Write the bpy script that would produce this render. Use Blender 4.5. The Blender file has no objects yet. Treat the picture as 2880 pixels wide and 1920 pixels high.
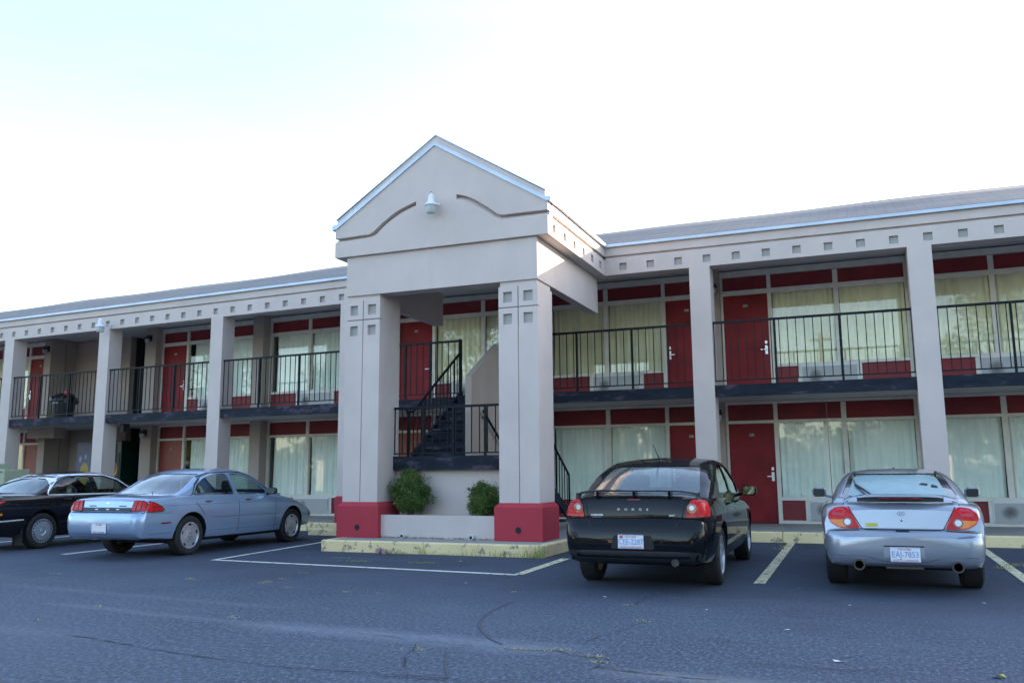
import bpy, bmesh, math, random
from mathutils import Vector, Matrix
from mathutils.bvhtree import BVHTree
from mathutils.geometry import delaunay_2d_cdt, tessellate_polygon
random.seed(7)
D2R = math.radians
scene = bpy.context.scene
COL = scene.collection

# ---------------------------------------------------------------- camera
YAW, PITCH, ROLL, CAMH = -0.385395, 0.15135, -0.007508, 1.246
cam_d = bpy.data.cameras.new('camera'); cam = bpy.data.objects.new('camera', cam_d); COL.objects.link(cam)
cam_d.sensor_width = 36.0; cam_d.lens = 2409.645/2880*36.0
cam_d.clip_start = 0.05; cam_d.clip_end = 2000
_r = Vector((math.cos(YAW), -math.sin(YAW), 0)); _h = Vector((math.sin(YAW), math.cos(YAW), 0)); _z = Vector((0, 0, 1))
_f = _h*math.cos(PITCH)+_z*math.sin(PITCH); _u = -_h*math.sin(PITCH)+_z*math.cos(PITCH)
_r2 = _r*math.cos(ROLL)+_u*math.sin(ROLL); _u2 = -_r*math.sin(ROLL)+_u*math.cos(ROLL)
cam.matrix_world = Matrix(((_r2.x, _u2.x, -_f.x, 0), (_r2.y, _u2.y, -_f.y, 0), (_r2.z, _u2.z, -_f.z, CAMH), (0, 0, 0, 1)))
scene.camera = cam
# ---------------------------------------------------------------- world, sun, exposure
SUN = Vector((1.0, 1.12, 0.45)).normalized()
w = bpy.data.worlds.new('World'); scene.world = w; w.use_nodes = True
nt = w.node_tree; bg = nt.nodes['Background']
sky = nt.nodes.new('ShaderNodeTexSky'); sky.sky_type = 'NISHITA'; sky.sun_disc = False
sky.sun_elevation = math.asin(SUN.z); sky.sun_rotation = math.atan2(SUN.x, SUN.y)
sky.air_density = 1.0; sky.dust_density = 1.2; sky.ozone_density = 1.0
_tc = nt.nodes.new('ShaderNodeTexCoord'); _mp = nt.nodes.new('ShaderNodeMapping'); _mp.inputs['Scale'].default_value = (1.0, 1.0, 3.2)
_nz = nt.nodes.new('ShaderNodeTexNoise'); _nz.inputs['Scale'].default_value = 2.6; _nz.inputs['Detail'].default_value = 7; _nz.inputs['Roughness'].default_value = .6
_cr = nt.nodes.new('ShaderNodeValToRGB'); _cr.color_ramp.elements[0].position = .42; _cr.color_ramp.elements[0].color = (0, 0, 0, 1); _cr.color_ramp.elements[1].position = .72; _cr.color_ramp.elements[1].color = (.14, .14, .14, 1)
_mx = nt.nodes.new('ShaderNodeMix'); _mx.data_type = 'RGBA'; _mx.inputs[7].default_value = (2.3, 2.4, 2.5, 1)
nt.links.new(_tc.outputs['Generated'], _mp.inputs[0]); nt.links.new(_mp.outputs[0], _nz.inputs[0]); nt.links.new(_nz.outputs[0], _cr.inputs[0]); nt.links.new(_cr.outputs[0], _mx.inputs[0])
nt.links.new(sky.outputs[0], _mx.inputs[6]); nt.links.new(_mx.outputs[2], bg.inputs[0]); bg.inputs[1].default_value = 0.15
sl = bpy.data.lights.new('sun', 'SUN'); sl.energy = 4.2; sl.angle = D2R(0.5); sl.color = (1.0, 0.86, 0.68)
so = bpy.data.objects.new('sun', sl); COL.objects.link(so); so.location = (30, 34, 20)
so.rotation_euler = SUN.to_track_quat('Z', 'Y').to_euler()
scene.view_settings.view_transform = 'Standard'; scene.view_settings.look = 'None'
scene.view_settings.exposure = 2.22; scene.view_settings.gamma = 1.0
try: scene.view_settings.use_curve_mapping = False
except Exception: pass

# ---------------------------------------------------------------- materials
def srgb(r, g, b):
    f = lambda c: (c/255/12.92) if c/255 <= .04045 else ((c/255+.055)/1.055)**2.4
    return (f(r), f(g), f(b), 1)
class NT:
    def __init__(s, name):
        s.m = bpy.data.materials.new(name); s.m.use_nodes = True; s.t = s.m.node_tree
        s.p = s.t.nodes['Principled BSDF']; s.out = s.t.nodes['Material Output']
    def n(s, typ, **kw):
        a = s.t.nodes.new(typ)
        for k, v in kw.items():
            if k.startswith('i_'): a.inputs[k[2:].replace('_', ' ')].default_value = v
            else: setattr(a, k, v)
        return a
    def l(s, a, b): s.t.links.new(a, b)
    def coord(s, scale=(1, 1, 1), rot=(0, 0, 0), loc=(0, 0, 0), out='Object'):
        c = s.n('ShaderNodeTexCoord'); mp = s.n('ShaderNodeMapping')
        mp.inputs['Scale'].default_value = scale; mp.inputs['Rotation'].default_value = rot; mp.inputs['Location'].default_value = loc
        s.l(c.outputs[out], mp.inputs[0]); return mp.outputs[0]
    def noise(s, vec, scale, detail=3, rough=.5):
        a = s.n('ShaderNodeTexNoise'); a.inputs['Scale'].default_value = scale; a.inputs['Detail'].default_value = detail; a.inputs['Roughness'].default_value = rough
        if vec: s.l(vec, a.inputs['Vector'])
        return a.outputs['Fac']
    def ramp(s, fac, stops):
        a = s.n('ShaderNodeValToRGB'); e = a.color_ramp.elements
        while len(e) < len(stops): e.new(.5)
        for el, (p, c) in zip(e, stops):
            el.position = p; el.color = c if len(c) == 4 else (*c, 1)
        s.l(fac, a.inputs[0]); return a.outputs[0]
    def mix(s, fac, a, b, mode='MIX'):
        m = s.n('ShaderNodeMix', data_type='RGBA', blend_type=mode)
        if isinstance(fac, (int, float)): m.inputs[0].default_value = fac
        else: s.l(fac, m.inputs[0])
        for sock, v in ((m.inputs[6], a), (m.inputs[7], b)):
            if isinstance(v, tuple): sock.default_value = v if len(v) == 4 else (*v, 1)
            else: s.l(v, sock)
        return m.outputs[2]
    def math(s, op, a, b=None, clamp=False):
        m = s.n('ShaderNodeMath', operation=op, use_clamp=clamp)
        for i, v in enumerate((a, b)):
            if v is None: continue
            if isinstance(v, (int, float)): m.inputs[i].default_value = v
            else: s.l(v, m.inputs[i])
        return m.outputs[0]
    def bump(s, h, strength=.3, dist=.01):
        b = s.n('ShaderNodeBump'); b.inputs['Strength'].default_value = strength; b.inputs['Distance'].default_value = dist
        s.l(h, b.inputs['Height']); s.l(b.outputs[0], s.p.inputs['Normal'])
    def base(s, c):
        if isinstance(c, tuple): s.p.inputs['Base Color'].default_value = c if len(c) == 4 else (*c, 1)
        else: s.l(c, s.p.inputs['Base Color'])
    def set(s, **kw):
        for k, v in kw.items(): s.p.inputs[k.replace('_', ' ')].default_value = v
        return s
M = {}
def simple(name, col, rough=.5, metal=0, var=.12, vscale=6, bump=0, bscale=80, coat=0, spec=.5):
    a = NT(name); c = a.coord()
    lo = tuple(x*(1-var) for x in col[:3]); hi = tuple(min(1, x*(1+var)) for x in col[:3])
    a.base(a.ramp(a.noise(c, vscale, 4), [(.3, lo), (.7, hi)]))
    a.set(Roughness=rough, Metallic=metal, Coat_Weight=coat, Specular_IOR_Level=spec)
    if bump: a.bump(a.noise(c, bscale, 3), bump, .004)
    M[name] = a.m; return a
def stucco(name, col, stain, bump=.5):
    a = NT(name); c = a.coord(); big = a.noise(c, 1.3, 5, .6)
    streak = a.noise(a.coord((9, 9, .55)), 1.0, 5, .65)
    base = a.ramp(big, [(.3, tuple(x*.93 for x in col)), (.72, tuple(min(1, x*1.05) for x in col))])
    spots = a.noise(a.coord((1, 1, 1), (0, 0, 0), (3, 9, 1)), 7, 8, .75)
    base = a.mix(a.ramp(spots, [(.66, (0, 0, 0)), (.74, (.35, .35, .35))]), base, tuple(x*.6 for x in stain))
    base = a.mix(a.ramp(streak, [(.60, (0, 0, 0)), (.80, (.32, .32, .32))]), base, stain)
    a.base(base); a.set(Roughness=.92, Specular_IOR_Level=.25)
    a.bump(a.noise(c, 55, 4, .7), bump, .006); M[name] = a.m; return a
stucco('stucco', (.585, .50, .465), (.45, .39, .36))
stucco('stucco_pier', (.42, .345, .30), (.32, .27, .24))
stucco('stucco_ceiling', (.56, .54, .52), (.36, .34, .33), .2)
stucco('red_stucco', (.42, .048, .066), (.30, .038, .05), .8)
simple('red_paint', (.215, .018, .024), .6, var=.15, vscale=3)
simple('red_door', (.225, .017, .022), .5, var=.25, vscale=2.2, bump=.08, bscale=20, spec=.2)
simple('orange_door', (.26, .045, .028), .45, var=.2, vscale=2)
stucco('stucco_shaded', (.40, .39, .375), (.34, .33, .32), .5)  # darker stucco: shade of the sunk squares put into the colour
simple('trim', (.72, .68, .60), .55, var=.08, vscale=5)
simple('flashing', (.50, .56, .65), .45, metal=.2, var=.1, vscale=2)
simple('iron', (.007, .010, .013), .6, var=.3, vscale=9, spec=.2)
simple('white_metal', (.70, .72, .76), .4, var=.06)
simple('satin', (.50, .52, .55), .35, metal=.9, var=.04)
simple('letter_silver', (.62, .64, .68), .3, metal=.3)
simple('chrome', (.72, .73, .75), .18, metal=1, var=.04)
simple('dark_interior', (.018, .018, .02), .9)
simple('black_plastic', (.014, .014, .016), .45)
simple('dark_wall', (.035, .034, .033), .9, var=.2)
simple('white_plastic', (.65, .65, .64), .4)
simple('rubber', (.016, .016, .017), .78, var=.3, vscale=30)
simple('soil', (.05, .035, .025), .95, var=.4, vscale=30)
simple('bark', (.10, .07, .05), .9, var=.4, vscale=12)
simple('number_paint', (.16, .13, .09), .6)
# dark painted slab edge, blotchy
a = NT('slab_edge'); c = a.coord((1, 1, 3)); f = a.noise(c, 2.4, 6, .65)
a.base(a.ramp(f, [(.35, (.010, .014, .022)), (.55, (.018, .023, .036)), (.63, (.085, .062, .095)), (.70, (.022, .025, .04))]))
a.set(Roughness=.7, Specular_IOR_Level=.15); a.bump(a.noise(c, 20, 4), .25, .01); M['slab_edge'] = a.m
# air conditioner metal, with a dark round exhaust stain, object space u in 0..1
a = NT('ac_grille'); tc = a.n('ShaderNodeTexCoord'); 
sep = a.n('ShaderNodeSeparateXYZ'); a.l(tc.outputs['Generated'], sep.inputs[0])
dx = a.math('MULTIPLY', a.math('SUBTRACT', sep.outputs[0], .24), 2.7); dz = a.math('SUBTRACT', sep.outputs[2], .52)
r = a.math('SQRT', a.math('ADD', a.math('MULTIPLY', dx, dx), a.math('MULTIPLY', dz, dz)))
r = a.math('ADD', r, a.math('MULTIPLY', a.noise(a.coord(), 9, 4), .25))
a.base(a.ramp(r, [(.16, (.13, .13, .13)), (.34, (.22, .22, .22)), (.52, (.46, .46, .46))]))
wv = a.n('ShaderNodeTexWave', wave_type='BANDS', bands_direction='X'); wv.inputs['Scale'].default_value = 26
a.l(a.coord(), wv.inputs[0]); a.set(Roughness=.5, Metallic=.2); a.bump(wv.outputs['Fac'], .5, .006); M['ac_grille'] = a.m
# curtain
a = NT('curtain'); c = a.coord()
a.base(a.ramp(a.noise(c, 1.6, 4), [(.3, (.68, .66, .44)), (.7, (.86, .83, .60))])); a.set(Roughness=.9)
a.bump(a.noise(a.coord((60, 60, 6)), 4, 2), .15, .003); M['curtain'] = a.m
a = NT('curtain_pale'); c = a.coord()
a.base(a.ramp(a.noise(c, 1.6, 4), [(.3, (.76, .84, .76)), (.7, (.86, .92, .86))])); a.set(Roughness=.9)
M['curtain_pale'] = a.m
def glass_mat(name, tint, trans=.85, rough=.02, ior=1.5, film=None, filmfac=.0, boost=1.0):
    a = NT(name); t = a.t; t.nodes.remove(a.p)
    tr = a.n('ShaderNodeBsdfTransparent'); tr.inputs[0].default_value = (*tint, 1)
    gl = a.n('ShaderNodeBsdfGlossy'); gl.inputs['Roughness'].default_value = rough; gl.inputs[0].default_value = (1, 1, 1, 1)
    fr = a.n('ShaderNodeLayerWeight'); fr.inputs[0].default_value = .5; f0 = ((ior-1)/(ior+1))**2
    fac = a.math('MULTIPLY', a.math('ADD', a.math('MULTIPLY', a.math('POWER', fr.outputs['Facing'], 5.0), 1-f0), f0), boost, True)
    mx = a.n('ShaderNodeMixShader'); a.l(fac, mx.inputs[0])
    if film:
        df = a.n('ShaderNodeBsdfDiffuse'); df.inputs[0].default_value = (*film, 1)
        mf = a.n('ShaderNodeMixShader'); ff = a.math('MULTIPLY', a.ramp(a.noise(a.coord((1, 1, 1)), 7, 5, .7), [(.2, (.75, .75, .75)), (.7, (1, 1, 1))]), filmfac)
        a.l(ff, mf.inputs[0]); a.l(tr.outputs[0], mf.inputs[1]); a.l(df.outputs[0], mf.inputs[2]); a.l(mf.outputs[0], mx.inputs[1])
    else: a.l(tr.outputs[0], mx.inputs[1])
    a.l(gl.outputs[0], mx.inputs[2]); a.l(mx.outputs[0], a.out.inputs[0]); M[name] = a.m
glass_mat('window_glass', (.99, 1.0, .99), ior=1.55, boost=1.5)
# ground asphalt
a = NT('asphalt'); c = a.coord()
fine = a.noise(c, 260, 2, .6); mid = a.noise(c, 40, 5, .7); big = a.noise(c, .35, 5, .6)
col = a.ramp(mid, [(.3, (.036, .047, .072)), (.7, (.066, .084, .122))])
grain = a.noise(c, 95, 3, .75); stones = a.n('ShaderNodeTexVoronoi'); stones.inputs['Scale'].default_value = 75; a.l(c, stones.inputs['Vector'])
col = a.mix(a.ramp(grain, [(.40, (.75, .75, .75)), (.52, (0, 0, 0))]), col, (.022, .028, .040))
col = a.mix(a.ramp(grain, [(.56, (0, 0, 0)), (.68, (.75, .75, .75))]), col, (.17, .20, .27))
col = a.mix(a.ramp(stones.outputs['Distance'], [(.10, (.6, .6, .6)), (.17, (0, 0, 0))]), col, (.24, .27, .34))
col = a.mix(a.ramp(fine, [(.62, (0, 0, 0)), (.74, (.6, .6, .6))]), col, (.20, .23, .30))
g2 = a.noise(a.coord((1, .55, 1)), 34, 4, .8)
col = a.mix(a.ramp(g2, [(.38, (1, 1, 1)), (.50, (0, 0, 0))]), col, (.018, .024, .036))
col = a.mix(a.ramp(g2, [(.54, (0, 0, 0)), (.66, (1, 1, 1))]), col, (.17, .20, .26))
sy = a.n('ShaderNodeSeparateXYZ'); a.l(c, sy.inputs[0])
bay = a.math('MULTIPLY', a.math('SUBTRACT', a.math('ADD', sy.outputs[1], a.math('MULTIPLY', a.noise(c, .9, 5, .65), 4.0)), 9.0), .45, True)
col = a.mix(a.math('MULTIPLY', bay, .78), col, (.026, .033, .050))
col = a.mix(a.ramp(big, [(.36, (0, 0, 0)), (.7, (.40, .40, .40))]), col, (.095, .112, .150))
stre = a.noise(a.coord((.22, 1.6, 1), (0, 0, .10)), 1.1, 6, .6)
col = a.mix(a.ramp(stre, [(.58, (0, 0, 0)), (.80, (.25, .25, .25))]), col, (.13, .145, .18))
oil = a.noise(a.coord((1, 1, 1), (0, 0, 0), (13, 5, 0)), 1.3, 3, .6)
col = a.mix(a.ramp(oil, [(.66, (0, 0, 0)), (.78, (.7, .7, .7))]), col, (.032, .035, .044))
def band(col, x0, y0, x1, y1, wid, c2, amt):
    ang = math.atan2(y1-y0, x1-x0); L = math.hypot(x1-x0, y1-y0)
    mp = a.coord((1, 1, 1), (0, 0, -ang), (0, 0, 0)); 
    ca, sa = math.cos(-ang), math.sin(-ang); ox, oy = x0*ca-y0*sa, x0*sa+y0*ca
    sp = a.n('ShaderNodeSeparateXYZ'); a.l(mp, sp.inputs[0])
    nz = a.noise(c, 2.2, 5, .7)
    dy = a.math('ABSOLUTE', a.math('ADD', a.math('SUBTRACT', sp.outputs[1], oy), a.math('MULTIPLY', a.math('SUBTRACT', nz, .5), wid*1.6)))
    fy = a.math('SUBTRACT', 1.0, a.math('DIVIDE', dy, wid), True)
    fx = a.math('MULTIPLY', a.math('SUBTRACT', sp.outputs[0], ox-.4), 1.6, True); fx2 = a.math('MULTIPLY', a.math('SUBTRACT', ox+L+.4, sp.outputs[0]), 1.6, True)
    f = a.math('MULTIPLY', a.math('MULTIPLY', fy, a.math('MULTIPLY', fx, fx2)), a.math('MULTIPLY', a.noise(c, 12, 4, .7), amt*1.7))
    return a.mix(f, col, c2)
col = band(col, -4.7, 6.1, -2.1, 6.0, .28, (.17, .185, .215), .7)
col = band(col, -7.4, 6.4, -4.7, 6.1, .12, (.19, .195, .21), .35)
col = band(col, -9.2, 7.3, -5.4, 6.95, .14, (.18, .185, .20), .25)
col = band(col, -1.4, 5.46, .6, 5.5, .16, (.22, .21, .2), .7)
col = band(col, -8.6, 5.3, -6.0, 5.2, .25, (.15, .155, .17), .35)
col = a.mix(1.0, col, (.98, 1.07, 1.17), 'MULTIPLY')
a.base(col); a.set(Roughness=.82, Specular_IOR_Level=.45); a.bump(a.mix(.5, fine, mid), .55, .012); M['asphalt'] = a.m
# worn yellow paint
def worn(name, colr, under, amt, sc=7):
    a = NT(name); c = a.coord(); f = a.noise(c, sc, 8, .72)
    base = a.ramp(a.noise(c, 2, 4), [(.3, tuple(x*.85 for x in colr)), (.7, colr)])
    a.base(a.mix(a.ramp(f, [(amt, (0, 0, 0)), (amt+.06, (1, 1, 1))]), base, under)); a.set(Roughness=.8)
    a.bump(a.noise(c, 60, 4), .4, .005); M[name] = a.m
worn('kerb_yellow', (.86, .68, .37), (.30, .24, .17), .56)
worn('line_yellow', (.74, .68, .44), (.06, .07, .09), .54, 9)
worn('line_white', (.74, .74, .66), (.06, .07, .09), .57, 9)
worn('concrete', (.36, .34, .32), (.22, .205, .19), .60, 4)
# roof shingles
a = NT('shingles'); bk = a.n('ShaderNodeTexBrick'); bk.inputs['Scale'].default_value = 1.0
bk.inputs['Brick Width'].default_value = .33; bk.inputs['Row Height'].default_value = .14; bk.inputs['Mortar Size'].default_value = .012
bk.inputs['Color1'].default_value = (.22, .195, .19, 1); bk.inputs['Color2'].default_value = (.175, .16, .165, 1); bk.inputs['Mortar'].default_value = (.13, .12, .12, 1)
a.l(a.coord(), bk.inputs[0])
st = a.noise(a.coord((.6, 4, 1)), 1.0, 4, .6)
a.base(a.mix(a.ramp(st, [(.4, (0, 0, 0)), (.75, (.5, .5, .5))]), bk.outputs[0], (.27, .25, .25))); a.set(Roughness=.95)
a.bump(bk.outputs['Fac'], .5, .01); M['shingles'] = a.m
# foliage
def leaf_mat(name, c0, c1, c2):
    a = NT(name); g = a.n('ShaderNodeNewGeometry')
    a.base(a.ramp(a.noise(a.coord(), 5, 3), [(.3, c0), (.52, c1), (.72, c2)])); a.set(Roughness=.6, Specular_IOR_Level=.3)
    tl = a.n('ShaderNodeBsdfTranslucent'); tl.inputs[0].default_value = (*c2, 1); mx = a.n('ShaderNodeMixShader'); mx.inputs[0].default_value = .3
    a.l(a.p.outputs[0], mx.inputs[1]); a.l(tl.outputs[0], mx.inputs[2]); a.l(mx.outputs[0], a.out.inputs[0]); M[name] = a.m
leaf_mat('shrub_leaf', (.045, .095, .028), (.105, .18, .045), (.24, .30, .095))
leaf_mat('tree_leaf', (.028, .052, .013), (.058, .082, .02), (.11, .125, .034))
leaf_mat('grass_leaf', (.14, .24, .05), (.24, .36, .09), (.40, .42, .18))
leaf_mat('dry_grass', (.34, .30, .11), (.46, .40, .17), (.52, .47, .25))

# ---------------------------------------------------------------- mesh helpers
AL = math.atan(-0.056)
TL = Matrix.Translation((-6, 16, 0)) @ Matrix.Rotation(AL, 4, 'Z') @ Matrix.Translation((6, -16, 0))
ID = Matrix.Identity(4)
class MB:
    def __init__(s, T=ID): s.v = []; s.f = []; s.mi = []; s.T = T; s.uvs = None
    def add(s, vs, fs, mi=0):
        b = len(s.v); s.v += [s.T @ Vector(p) for p in vs]; s.f += [tuple(b+i for i in f) for f in fs]; s.mi += [mi]*len(fs); return s
    def box(s, x0, x1, y0, y1, z0, z1, mi=0):
        return s.add([(x0, y0, z0), (x1, y0, z0), (x1, y1, z0), (x0, y1, z0), (x0, y0, z1), (x1, y0, z1), (x1, y1, z1), (x0, y1, z1)],
              [(0, 3, 2, 1), (4, 5, 6, 7), (0, 1, 5, 4), (1, 2, 6, 5), (2, 3, 7, 6), (3, 0, 4, 7)], mi)
    def bbox(s, x0, x1, y0, y1, z0, z1, b=.01, mi=0):   # box with chamfered edges on top & vertical corners
        ring = lambda i, z: [(x0+i+b, y0+i, z), (x1-i-b, y0+i, z), (x1-i, y0+i+b, z), (x1-i, y1-i-b, z), (x1-i-b, y1-i, z), (x0+i+b, y1-i, z), (x0+i, y1-i-b, z), (x0+i, y0+i+b, z)]
        vs = ring(b, z0)+ring(0, z0+b)+ring(0, z1-b)+ring(b, z1); fs = [tuple(range(7, -1, -1)), tuple(range(24, 32))]
        for k in range(3):
            for i in range(8): j = (i+1) % 8; fs.append((k*8+i, k*8+j, k*8+8+j, k*8+8+i))
        return s.add(vs, fs, mi)
    def prism(s, poly, axis, a0, a1, mi=0):   # poly in the other two axes (order x,y,z minus axis)
        def P(p, a):
            return {'x': (a, p[0], p[1]), 'y': (p[0], a, p[1]), 'z': (p[0], p[1], a)}[axis]
        n = len(poly); vs = [P(p, a0) for p in poly]+[P(p, a1) for p in poly]
        tris = tessellate_polygon([[Vector((p[0], p[1], 0)) for p in poly]])
        fs = [tuple(t) for t in tris]+[tuple(n+i for i in reversed(t)) for t in tris]
        for i in range(n): j = (i+1) % n; fs.append((i, n+i, n+j, j))
        return s.add(vs, fs, mi)
    def tube(s, pts, r, n=6, mi=0, cap=True):
        pts = [Vector(p) for p in pts]; vs = []; fs = []
        for i, p in enumerate(pts):
            d = (pts[min(i+1, len(pts)-1)]-pts[max(i-1, 0)]).normalized()
            u = d.cross(Vector((0, 0, 1))); u = u.normalized() if u.length > 1e-3 else Vector((1, 0, 0)); w_ = d.cross(u)
            rr = r[i] if isinstance(r, (list, tuple)) else r
            vs += [p+u*math.cos(k*2*math.pi/n+.785)*rr+w_*math.sin(k*2*math.pi/n+.785)*rr for k in range(n)]
        for i in range(len(pts)-1):
            for k in range(n): j = (k+1) % n; fs.append((i*n+k, i*n+j, i*n+n+j, i*n+n+k))
        if cap: fs += [tuple(range(n-1, -1, -1)), tuple((len(pts)-1)*n+k for k in range(n))]
        return s.add(vs, fs, mi)
    def lathe(s, prof, c, n=24, axis='z', mi=0, close=False):  # prof: (r, h)
        vs = []; fs = []
        for r, h in prof:
            for k in range(n):
                a = k*2*math.pi/n; p = {'z': (r*math.cos(a), r*math.sin(a), h), 'x': (h, r*math.cos(a), r*math.sin(a)), 'y': (r*math.cos(a), h, r*math.sin(a))}[axis]
                vs.append((p[0]+c[0], p[1]+c[1], p[2]+c[2]))
        m = len(prof)
        for i in range(m-1):
            for k in range(n): j = (k+1) % n; fs.append((i*n+k, i*n+j, i*n+n+j, i*n+n+k))
        if prof[0][0] > 1e-4: fs.append(tuple(range(n-1, -1, -1)))
        if prof[-1][0] > 1e-4: fs.append(tuple((m-1)*n+k for k in range(n)))
        return s.add(vs, fs, mi)
    def build(s, name, mats, parent=None, smooth=False, loc=None):
        me = bpy.data.meshes.new(name); o0 = Vector(loc) if loc else Vector((0, 0, 0))
        me.from_pydata([tuple(p-o0) for p in s.v], [], s.f)
        for m_ in (mats if isinstance(mats, (list, tuple)) else [mats]): me.materials.append(M[m_] if isinstance(m_, str) else m_)
        me.polygons.foreach_set('material_index', s.mi)
        bm = bmesh.new(); bm.from_mesh(me); bmesh.ops.recalc_face_normals(bm, faces=bm.faces); bm.to_mesh(me); bm.free()
        if smooth:
            me.polygons.foreach_set('use_smooth', [True]*len(me.polygons))
            try: me.set_sharp_from_angle(angle=D2R(smooth if smooth > 1 else 35))
            except Exception: pass
        me.update()
        o = bpy.data.objects.new(name, me); COL.objects.link(o); o.location = o0
        if parent:
            o.parent = parent; o.matrix_parent_inverse = parent.matrix_world.inverted() if False else Matrix.Translation(-parent.location)
        return o
def tag(o, label=None, cat=None, group=None, kind=None):
    if label: o['label'] = label
    if cat: o['category'] = cat
    if group: o['group'] = group
    if kind: o['kind'] = kind
    return o
def thing(name, label, cat, loc=(0, 0, 0), group=None):
    o = bpy.data.objects.new(name, None); COL.objects.link(o); o.location = loc; o.empty_display_size = .3
    return tag(o, label, cat, group)
def patch(poly, n, p0):  # ground quad ribbon
    pass
def ribbon(mb, pts, wd, z, jitter=0):
    pts = [Vector((p[0], p[1], 0)) for p in pts]; q = []
    for i in range(len(pts)-1):
        k = max(1, int((pts[i+1]-pts[i]).length/.07)) if jitter else 1
        for j in range(k): q.append(pts[i].lerp(pts[i+1], j/k))
    q.append(pts[-1]); vs = []
    for i, p in enumerate(q):
        d = (q[min(i+1, len(q)-1)]-q[max(i-1, 0)]).normalized(); nn = Vector((-d.y, d.x, 0))
        if jitter: p = p+nn*random.uniform(-jitter, jitter)
        w2 = wd/2*(random.choice((.05, .35, .7, 1.0, 1.5)) if jitter else 1)
        vs += [(*(p+nn*w2).to_2d(), z), (*(p-nn*w2).to_2d(), z)]
    mb.add(vs, [(2*i, 2*i+1, 2*i+3, 2*i+2) for i in range(len(q)-1)])

# ---------------------------------------------------------------- ground
g = MB(); g.add([(-400, -400, 0), (400, -400, 0), (400, 400, 0), (-400, 400, 0)], [(0, 1, 2, 3)])
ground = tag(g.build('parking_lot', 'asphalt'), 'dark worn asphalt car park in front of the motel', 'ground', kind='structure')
cr = MB()
for pts, wd in (([(-5.98, 5.2), (-5.64, 5.18), (-4.99, 5.02), (-4.39, 4.93), (-3.93, 4.87), (-3.43, 4.85), (-2.98, 4.91), (-2.46, 4.95)], .016),
      ([(-2.4, 5.88), (-2.07, 5.96), (-1.97, 5.84), (-1.68, 5.82), (-1.67, 5.56), (-1.36, 5.49), (-1.09, 5.46), (-.72, 5.49)], .018),
      ([(-2.1, 8.17), (-2.1, 8.7), (-1.95, 9.04)], .03), ([(-2.0, 6.23), (-1.96, 6.54), (-1.88, 6.77), (-1.79, 7.33)], .012),
      ([(-3.18, 5.89), (-3.08, 5.67), (-3.0, 5.42), (-2.86, 5.12), (-2.69, 4.87)], .018), ([(.26, 7.5), (.45, 7.08), (.68, 6.77)], .01),
      ([(-4.2, 6.12), (-3.6, 6.03), (-3.0, 5.93), (-2.4, 5.88)], .01), ([(-2.9, 4.85), (-2.2, 4.9), (-1.9, 5.2), (-1.67, 5.56)], .012)):
    ribbon(cr, pts, wd*.6, .004, .013)
simple('crack', (.022, .024, .028), .95); simple('skid', (.050, .060, .082), .8)
cr.build('crack', 'crack', ground)
sk = MB(); ribbon(sk, [(-3.26, 7.98), (-3.25, 7.7), (-3.23, 7.43), (-3.19, 7.2), (-3.13, 6.97), (-3.04, 6.73), (-2.92, 6.5), (-2.71, 6.19), (-2.54, 6.03)], .022, .0045)
ribbon(sk, [(-2.81, 5.65), (-2.63, 5.27), (-2.45, 4.96)], .018, .0045)
ribbon(sk, [(-.86, 6.0), (-.23, 6.02), (.1, 6.08)], .008, .0045); ribbon(sk, [(-.8, 5.93), (-.3, 5.96), (.2, 5.98)], .006, .0045)
sk.build('tyre_mark', 'skid', ground)
def line(pts, wd, mat, label):
    m = MB(); ribbon(m, pts, wd, .005); return tag(m.build('parking_line', mat), label, 'road marking', kind='structure')
line([(-9.33, 13.75), (-8.97, 10.36), (-4.02, 10.04)], .11, 'line_white', 'pale painted line boxing off the bay in front of the portico')
line([(-4.03, 10.08), (-4.10, 12.11)], .13, 'line_yellow', 'yellow painted line beside the black sedan with spoiler')
line([(-1.165, 10.12), (-1.25, 15.85)], .125, 'line_yellow', 'yellow painted line between black sedan and silver coupe')
line([(1.60, 9.9), (1.64, 15.85)], .125, 'line_yellow', 'yellow painted line right of the silver coupe')
line([(-11.95, 10.3), (-12.2, 15.9)], .12, 'line_white', 'pale painted line under the light blue sedan')
line([(-15.3, 10.3), (-15.5, 16.1)], .12, 'line_white', 'pale painted line left of the dark sedan with chrome trim')
# ---------------------------------------------------------------- kerbs and pavement
GZ = 0.18
pv = MB()
pv.box(-8.22, 40, 16.05, 18.75, 0.0, GZ-.002)            # walkway right wing + behind portico
pv.prism([(-8.22, 12.2), (-4.54, 12.2), (-4.54, 16.05), (-8.22, 16.05)], 'z', 0, GZ-.002)
pv.T = TL; pv.box(-40, -8.22, 16.05, 18.9, 0.0, GZ-.006); pv.T = ID
pv.box(-9.2, -8.1, 16.02, 18.8, 0.0, GZ-.010)
tag(pv.build('pavement', 'concrete'), 'raised concrete walkway and portico platform', 'pavement', kind='structure')
kb = MB()
def kerb(x0, x1, y0, y1): kb.bbox(x0, x1, y0, y1, -.02, GZ, .018)
kerb(-8.31, -4.45, 12.10, 12.22); kerb(-8.31, -8.19, 12.225, 16.2); kerb(-4.57, -4.45, 12.225, 15.925)
x = -4.45
while x < 38: kerb(x+.004, min(x+3.05, 38)-.004, 15.93, 16.07); x += 3.05
kb.T = TL; x = -8.36
while x > -38: kerb(x-3.05+.004, x-.004, 15.93, 16.07); x -= 3.05
kb.T = ID
tag(kb.build('kerb', 'kerb_yellow'), 'yellow painted kerb along the walkway and portico platform', 'kerb', kind='structure')

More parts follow.
